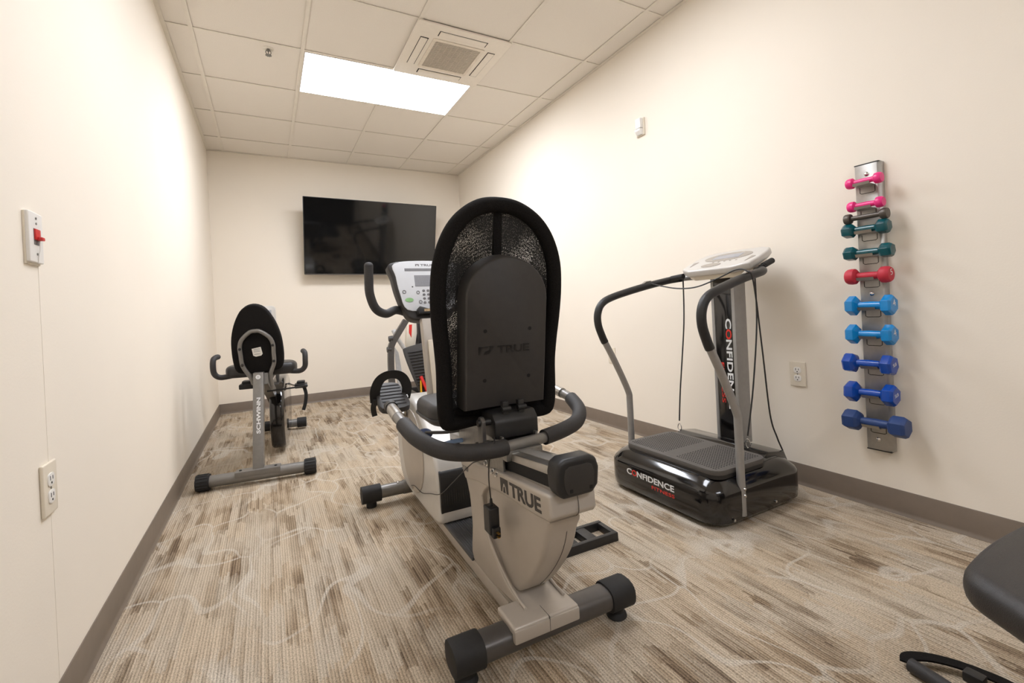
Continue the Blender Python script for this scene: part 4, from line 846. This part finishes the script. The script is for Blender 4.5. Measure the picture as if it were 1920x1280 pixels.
bm = new(); tube(bm, [(-0.075, -0.255, 0.31), (-0.078, -0.26, 0.20), (-0.070, -0.26, 0.12), (-0.045, -0.26, 0.05)], 0.009, 10, 4); obj('yellow_strap', bm, YEL, el, 'yellow strap')
bm = new(); box(bm, (-0.33, -0.12, 0.0), (0.40, -0.02, 0.075), 0.012); box(bm, (-0.05, -0.10, 0.02), (0.05, 0.85, 0.09), 0.01); box(bm, (-0.28, 0.80, 0.0), (0.28, 0.90, 0.08), 0.012); obj('base_frame', bm, BLKP, el)
for s in (-1, 1):
    bm = new(); cyl(bm, (0.035+s*0.365, -0.115, 0.045), (0.035+s*0.325, -0.115, 0.045), 0.045, seg=20, bv=0.004); obj('transport_wheel', bm, RUBB, el)

# ================================================================== VIBRATION PLATFORM AGAINST THE RIGHT WALL
VX, VY = 2.27, 1.53
vp = thing('vibration_platform', 'black vibration plate machine with handrails and silver console', 'vibration machine', (VX, VY, 0))
def V(x, y, z): return (x-VX, y-VY, z)
# base: stacked outlines so the sides tuck in below and the shoulder rounds over
def base_outline(f0, f1, yr, r):
    xa, xb, ya, yb = 1.985+f0, 2.590-f1, 1.205+yr, 1.855-yr
    pts = []
    for cx_, cy_, a0, rad in ((xb, yb, 0, 0.085), (xa, yb, 90, r), (xa, ya, 180, r), (xb, ya, 270, 0.085)):
        sx_ = -1 if cx_ == xb else 1; sy_ = -1 if cy_ == yb else 1
        for k in range(7):
            a = math.radians(a0+15*k); pts.append((cx_+sx_*rad+rad*math.cos(a)-VX, cy_+sy_*rad+rad*math.sin(a)-VY))
    return pts
lev = [(0.014, 0.020, 0.010, 0.014, 0.09), (0.004, 0.002, 0.002, 0.026, 0.09), (0.0, 0.0, 0.0, 0.060, 0.09), (0.0, 0.0, 0.0, 0.138, 0.09), (0.006, 0.008, 0.006, 0.152, 0.088), (0.030, 0.036, 0.026, 0.180, 0.085), (0.060, 0.075, 0.050, 0.199, 0.08), (0.085, 0.11, 0.075, 0.203, 0.08)]
t0 = new(); rg = [[t0.verts.new((x, y, z)) for x, y in base_outline(a, b, c, r)] for a, b, c, z, r in lev]
for a, b in zip(rg, rg[1:]):
    for i in range(len(a)): j = (i+1) % len(a); t0.faces.new((a[i], a[j], b[j], b[i]))
t0.faces.new(rg[0][::-1]); t0.faces.new(rg[-1]); bs = obj('base', t0, BLKG, vp, smooth=60)
for x in (2.06, 2.53):
    for y in (1.29, 1.77):
        bm = new(); cyl(bm, V(x, y, 0), V(x, y, 0.03), 0.028, 0.024, 18, 0.003); obj('rubber_foot', bm, RUBB, bs)
bm = new(); prism(bm, [(2.40-VX, 0.195), (2.44-VX, 0.222), (2.56-VX, 0.205), (2.59-VX, 0.15)], 'y', -0.25, 0.25, 0.008, 2); obj('rear_hump', bm, BLKG, bs)
for p in (V(2.085, 1.2035, 0.035), V(2.36, 1.2045, 0.045)):
    bm = new(); cyl(bm, p, (p[0], p[1]-0.004, p[2]), 0.0055, seg=12); obj('screw', bm, CHR, bs)
DECK = mat('grey_rubber_deck', (88, 84, 80), 0.6, var=0.05, bump=0.2)
dk_ = [(x-VX, y-VY) for x, y in rrect(2.205, 1.505, 0.335, 0.54, 0.05, 5)]
bm = new(); prism(bm, dk_, 'z', 0.203, 0.226, 0.004, 2); dk = obj('deck', bm, DECK, vp)
bm = new(); prism(bm, [(x*1.0+0.0, y) for x, y in dk_], 'z', 0.190, 0.206); obj('deck_edge', bm, BLKP, dk)
nub = new(); lathe(nub, [(0.0036, 0), (0.003, 0.0018), (0.001, 0.0024)], (0, 0, 0), (0, 0, 1), 6)
bm = new()
me = bpy.data.meshes.new('n'); nub.to_mesh(me); nub.free()
for half_ in (-1, 1):
    for i in range(17):
        for j in range(19):
            t = new(); t.from_mesh(me); merge(bm, t, Matrix.Translation((2.205-VX-0.136+i*0.017, 1.505-VY+half_*0.140-0.099+j*0.011, 0.2255)))
bpy.data.meshes.remove(me); obj('deck_studs', bm, RUBB, dk)['kind'] = 'stuff'
# lettering on the front of the base (faces -X)
org = Vector(V(1.9848, 1.705, 0.098)); xd, yd = Vector((0, -1, 0)), Vector((0, 0, 1))
multi_text([('C', WHITET, 1.0), ('O', REDT, 1.0), ('NFIDENCE', WHITET, 6.6)], org, xd, yd, 0.028, 0.292, bs, 0.022)
text('lettering', 'FITNESS', Vector(V(1.9848, 1.545, 0.072)), xd, yd, 0.0155, 0.132, REDT, bs, 0.005)
# column
bm = new(); prism(bm, [(2.500-VX, 1.588-VY), (2.500-VX, 1.572-VY), (2.508-VX, 1.570-VY), (2.508-VX, 1.476-VY), (2.500-VX, 1.474-VY), (2.500-VX, 1.456-VY), (2.590-VX, 1.456-VY), (2.590-VX, 1.588-VY)], 'z', 0.20, 1.075, 0.004, 2, ang=50); cl = obj('column', bm, GREYL, vp)
bm = new(); box(bm, V(2.503, 1.475, 0.215), V(2.509, 1.571, 1.06), 0.002); fp_ = obj('column_panel', bm, BLKG, cl)
org = Vector(V(2.5026, 1.513, 0.822)); xd, yd = Vector((0, 0, -1)), Vector((0, -1, 0))
multi_text([('C', WHITET, 1.0), ('O', REDT, 1.0), ('NFIDENCE', WHITET, 6.6)], org, xd, yd, 0.032 * 1.0, 0.455, fp_, 0.022, 0.0006)
text('lettering', 'FITNESS', Vector(V(2.5026, 1.550, 0.60)), xd, yd, 0.020, 0.205, REDT, fp_, 0.005)
# handrails
for s, y in ((-1, 1.215), (1, 1.845)):
    dy = -s*0.022
    path = [V(2.152, y, 0.035), V(2.152, y, 0.20), V(2.152, y, 0.40), V(2.142, y, 0.465), V(2.060, y, 0.63), V(1.990, y, 0.755), V(1.966, y, 0.820), V(1.967, y, 0.880), V(2.000, y, 0.930), V(2.080, y, 0.962), V(2.25, y+dy, 1.003), V(2.42, y+dy*2, 1.035), V(2.485, y+dy*4, 1.045), V(2.535, y+dy*9, 1.048), V(2.55, 1.522-s*-0.06, 1.048)]
    bm = new(); tube(bm, path, 0.0165, 16, 6); hr_ = obj('handrail', bm, GREYL, vp)
    bm = new(); tube(bm, [V(2.004, y, 0.728)]+path[5:13], 0.0190, 16, 6); obj('rail_grip', bm, BLKP, hr_)
    bm = new(); prism(bm, [(2.262-VX, 1.024), (2.30-VX, 1.030), (2.325-VX, 1.040), (2.285-VX, 1.038)], 'y', y+dy-VY-0.010, y+dy-VY+0.010, 0.002); obj('pulse_plate', bm, ALU, hr_)
    for z in (0.145, 0.118):
        bm = new(); lathe(bm, [(0.007, 0), (0.006, 0.004), (0.001, 0.006)], V(2.152, y+s*0.0155, z), (0, s, 0), 12); obj('bolt', bm, CHR, hr_)
bm = new(); tube(bm, [V(2.545, 1.33, 1.055), V(2.545, 1.72, 1.055)], 0.020, 14, 1, smooth=False); obj('cross_tube', bm, BLKP, vp)
# tilted console
CA = math.radians(22)
CM = Matrix.Translation(V(2.405, 1.514, 1.052)) @ Matrix.Rotation(-CA, 4, 'Y')
co = [(0.0, 0.125), (0.015, 0.150), (0.040, 0.192), (0.105, 0.200), (0.18, 0.196), (0.235, 0.180), (0.262, 0.130), (0.270, 0.0)]
co = co + [(x, -y) for x, y in co[-2::-1]]
bm = new(); prism(bm, co, 'z', -0.014, 0.022, 0.010, 3); cn = obj('console', bm, SILVL, vp, mtx=CM.copy())
bm = new(); prism(bm, [(x*0.9+0.012, y*0.86) for x, y in co], 'z', -0.040, -0.010, 0.008, 2); obj('console_underside', bm, IVORY, cn, mtx=CM.copy())
CG = mat('console_grey_inlay', (160, 152, 142), 0.4)
bm = new(); prism(bm, [(0.165+0.060*math.cos(a*math.pi/12), 0.130*math.sin(a*math.pi/12)) for a in range(24)], 'z', 0.020, 0.0235); obj('display_bezel', bm, CG, cn, mtx=CM.copy())
bm = new(); box(bm, (0.135, -0.075, 0.0225), (0.195, 0.075, 0.0245), 0.001); obj('display', bm, LCD, cn, mtx=CM.copy())
bm = new(); prism(bm, [(0.055+0.026*math.cos(a*math.pi/10), 0.025+0.055*math.sin(a*math.pi/10)) for a in range(20)], 'z', 0.020, 0.0240); obj('keypad', bm, CG, cn, mtx=CM.copy())
for sgn in (-1, 1):
    bm = new(); prism(bm, [(0.06, sgn*0.155), (0.12, sgn*0.175), (0.13, sgn*0.150)], 'z', 0.020, 0.0235); obj('corner_inlay', bm, CG, cn, mtx=CM.copy())
for k in range(5):
    bm = new(); lathe(bm, [(0.006, 0), (0.005, 0.002), (0.001, 0.0025)], (0.095, -0.09+k*0.032, 0.0215), (0, 0, 1), 10); obj('button', bm, CG, cn, mtx=CM.copy())

# pull cords clipped to the deck, with rubber handles, and the mains lead: parts of the machine
def pull_cord(pts, clip, handle):
    bm = new(); tube(bm, [V(*p) for p in pts], 0.0036, 8, 6); c = obj('pull_cord', bm, BLKP, vp)
    bm = new(); tube(bm, [V(clip[0], clip[1]+a_, clip[2]+b_) for a_, b_ in ((0, 0.022), (0.009, 0.012), (0.011, -0.004), (0.0, -0.020), (-0.011, -0.004), (-0.009, 0.012))], 0.0022, 8, 4, closed=True); obj('snap_hook', bm, CHR, c)
    bm = new(); cyl(bm, V(*handle[0]), V(*handle[1]), 0.0140, seg=14, bv=0.003)
    cyl(bm, V(*handle[2]), V(*handle[3]), 0.010, seg=12); obj('cord_handle', bm, RUBB, c)
pull_cord([(2.455, 1.72, 1.045), (2.445, 1.72, 0.80), (2.40, 1.725, 0.45), (2.385, 1.728, 0.285)], (2.385, 1.728, 0.249), [(2.43, 1.695, 1.052), (2.43, 1.775, 1.046), (2.45, 1.735, 1.025), (2.45, 1.735, 1.06)])
pull_cord([(2.525, 1.36, 1.04), (2.50, 1.345, 0.80), (2.45, 1.345, 0.50), (2.405, 1.352, 0.285)], (2.403, 1.352, 0.249), [(2.50, 1.30, 1.066), (2.575, 1.305, 1.090), (2.50, 1.33, 1.05), (2.50, 1.29, 1.07)])
bm = new(); tube(bm, [V(*p) for p in [(2.300, 1.826, 1.030), (2.315, 1.74, 1.005), (2.30, 1.62, 0.985), (2.29, 1.50, 0.985), (2.285, 1.38, 1.015), (2.275, 1.28, 1.045), (2.270, 1.225, 1.034), (2.280, 1.205, 0.985), (2.34, 1.22, 0.70), (2.42, 1.25, 0.40), (2.52, 1.285, 0.27), (2.588, 1.30, 0.18), (2.625, 1.315, 0.10), (2.64, 1.32, 0.02), (2.66, 1.35, 0.006)]], 0.0034, 8, 8); obj('power_cord', bm, BLKP, vp)

# ================================================================== FOREGROUND RIGHT
bn = thing('weight_bench', 'black padded bench corner at the lower right of the room', 'bench', (1.58, -0.20, 0))
pts = smooth2([(x-1.58, y+0.20) for x, y in ((1.93, 0.25), (1.87, 0.315), (1.70, 0.338), (1.55, 0.338), (1.468, 0.322), (1.425, 0.268), (1.36, 0.165), (1.27, 0.03), (1.235, -0.12), (1.235, -0.45), (1.28, -0.52), (1.90, -0.52), (1.94, -0.45), (1.95, 0.1))], 4)
bm = new(); pillow(bm, pts, 'z', 0.394, 0.456, 0.026, 5); bp2 = obj('bench_pad', bm, VINYL, bn, smooth=60)
bm = new(); prism(bm, [(x*0.86+0.005, y*0.90-0.01) for x, y in pts], 'z', 0.380, 0.400, 0.003); obj('pad_board', bm, BLKP, bp2)
bm = new(); box(bm, (-0.03, -0.32, 0.31), (0.03, 0.40, 0.381), 0.004); obj('bench_beam', bm, GREYD, bn)
for y in (-0.28, 0.30):
    bm = new(); box(bm, (-0.025, y-0.025, 0.03), (0.025, y+0.025, 0.31), 0.004); box(bm, (-0.20, y-0.025, 0.0), (0.20, y+0.025, 0.045), 0.006); obj('bench_leg', bm, GREYD, bn)
rh = thing('exercise_band', 'black exercise band handle with foam grip lying on the carpet', 'exercise band', (1.84, 0.470, 0), 0)
bm = new(); cyl(bm, (-0.035, 0.065, 0.017), (-0.06, -0.075, 0.017), 0.016, seg=18, bv=0.006); obj('foam_grip', bm, FOAM, rh)
bm = new(); tube(bm, [(-0.034, 0.072, 0.017), (-0.010, 0.076, 0.020), (0.030, 0.045, 0.020), (0.06, -0.01, 0.020), (0.075, -0.08, 0.018), (0.05, -0.14, 0.018), (-0.02, -0.13, 0.018), (-0.062, -0.082, 0.017)], 0.0022, n=6, ry=0.014, rect=True, up=(0, 0, 1)); obj('strap', bm, FABR, rh)
bm = new(); box(bm, (0.022, -0.045, 0.006), (0.052, -0.008, 0.030), 0.006); obj('strap_clip', bm, BLKP, rh)
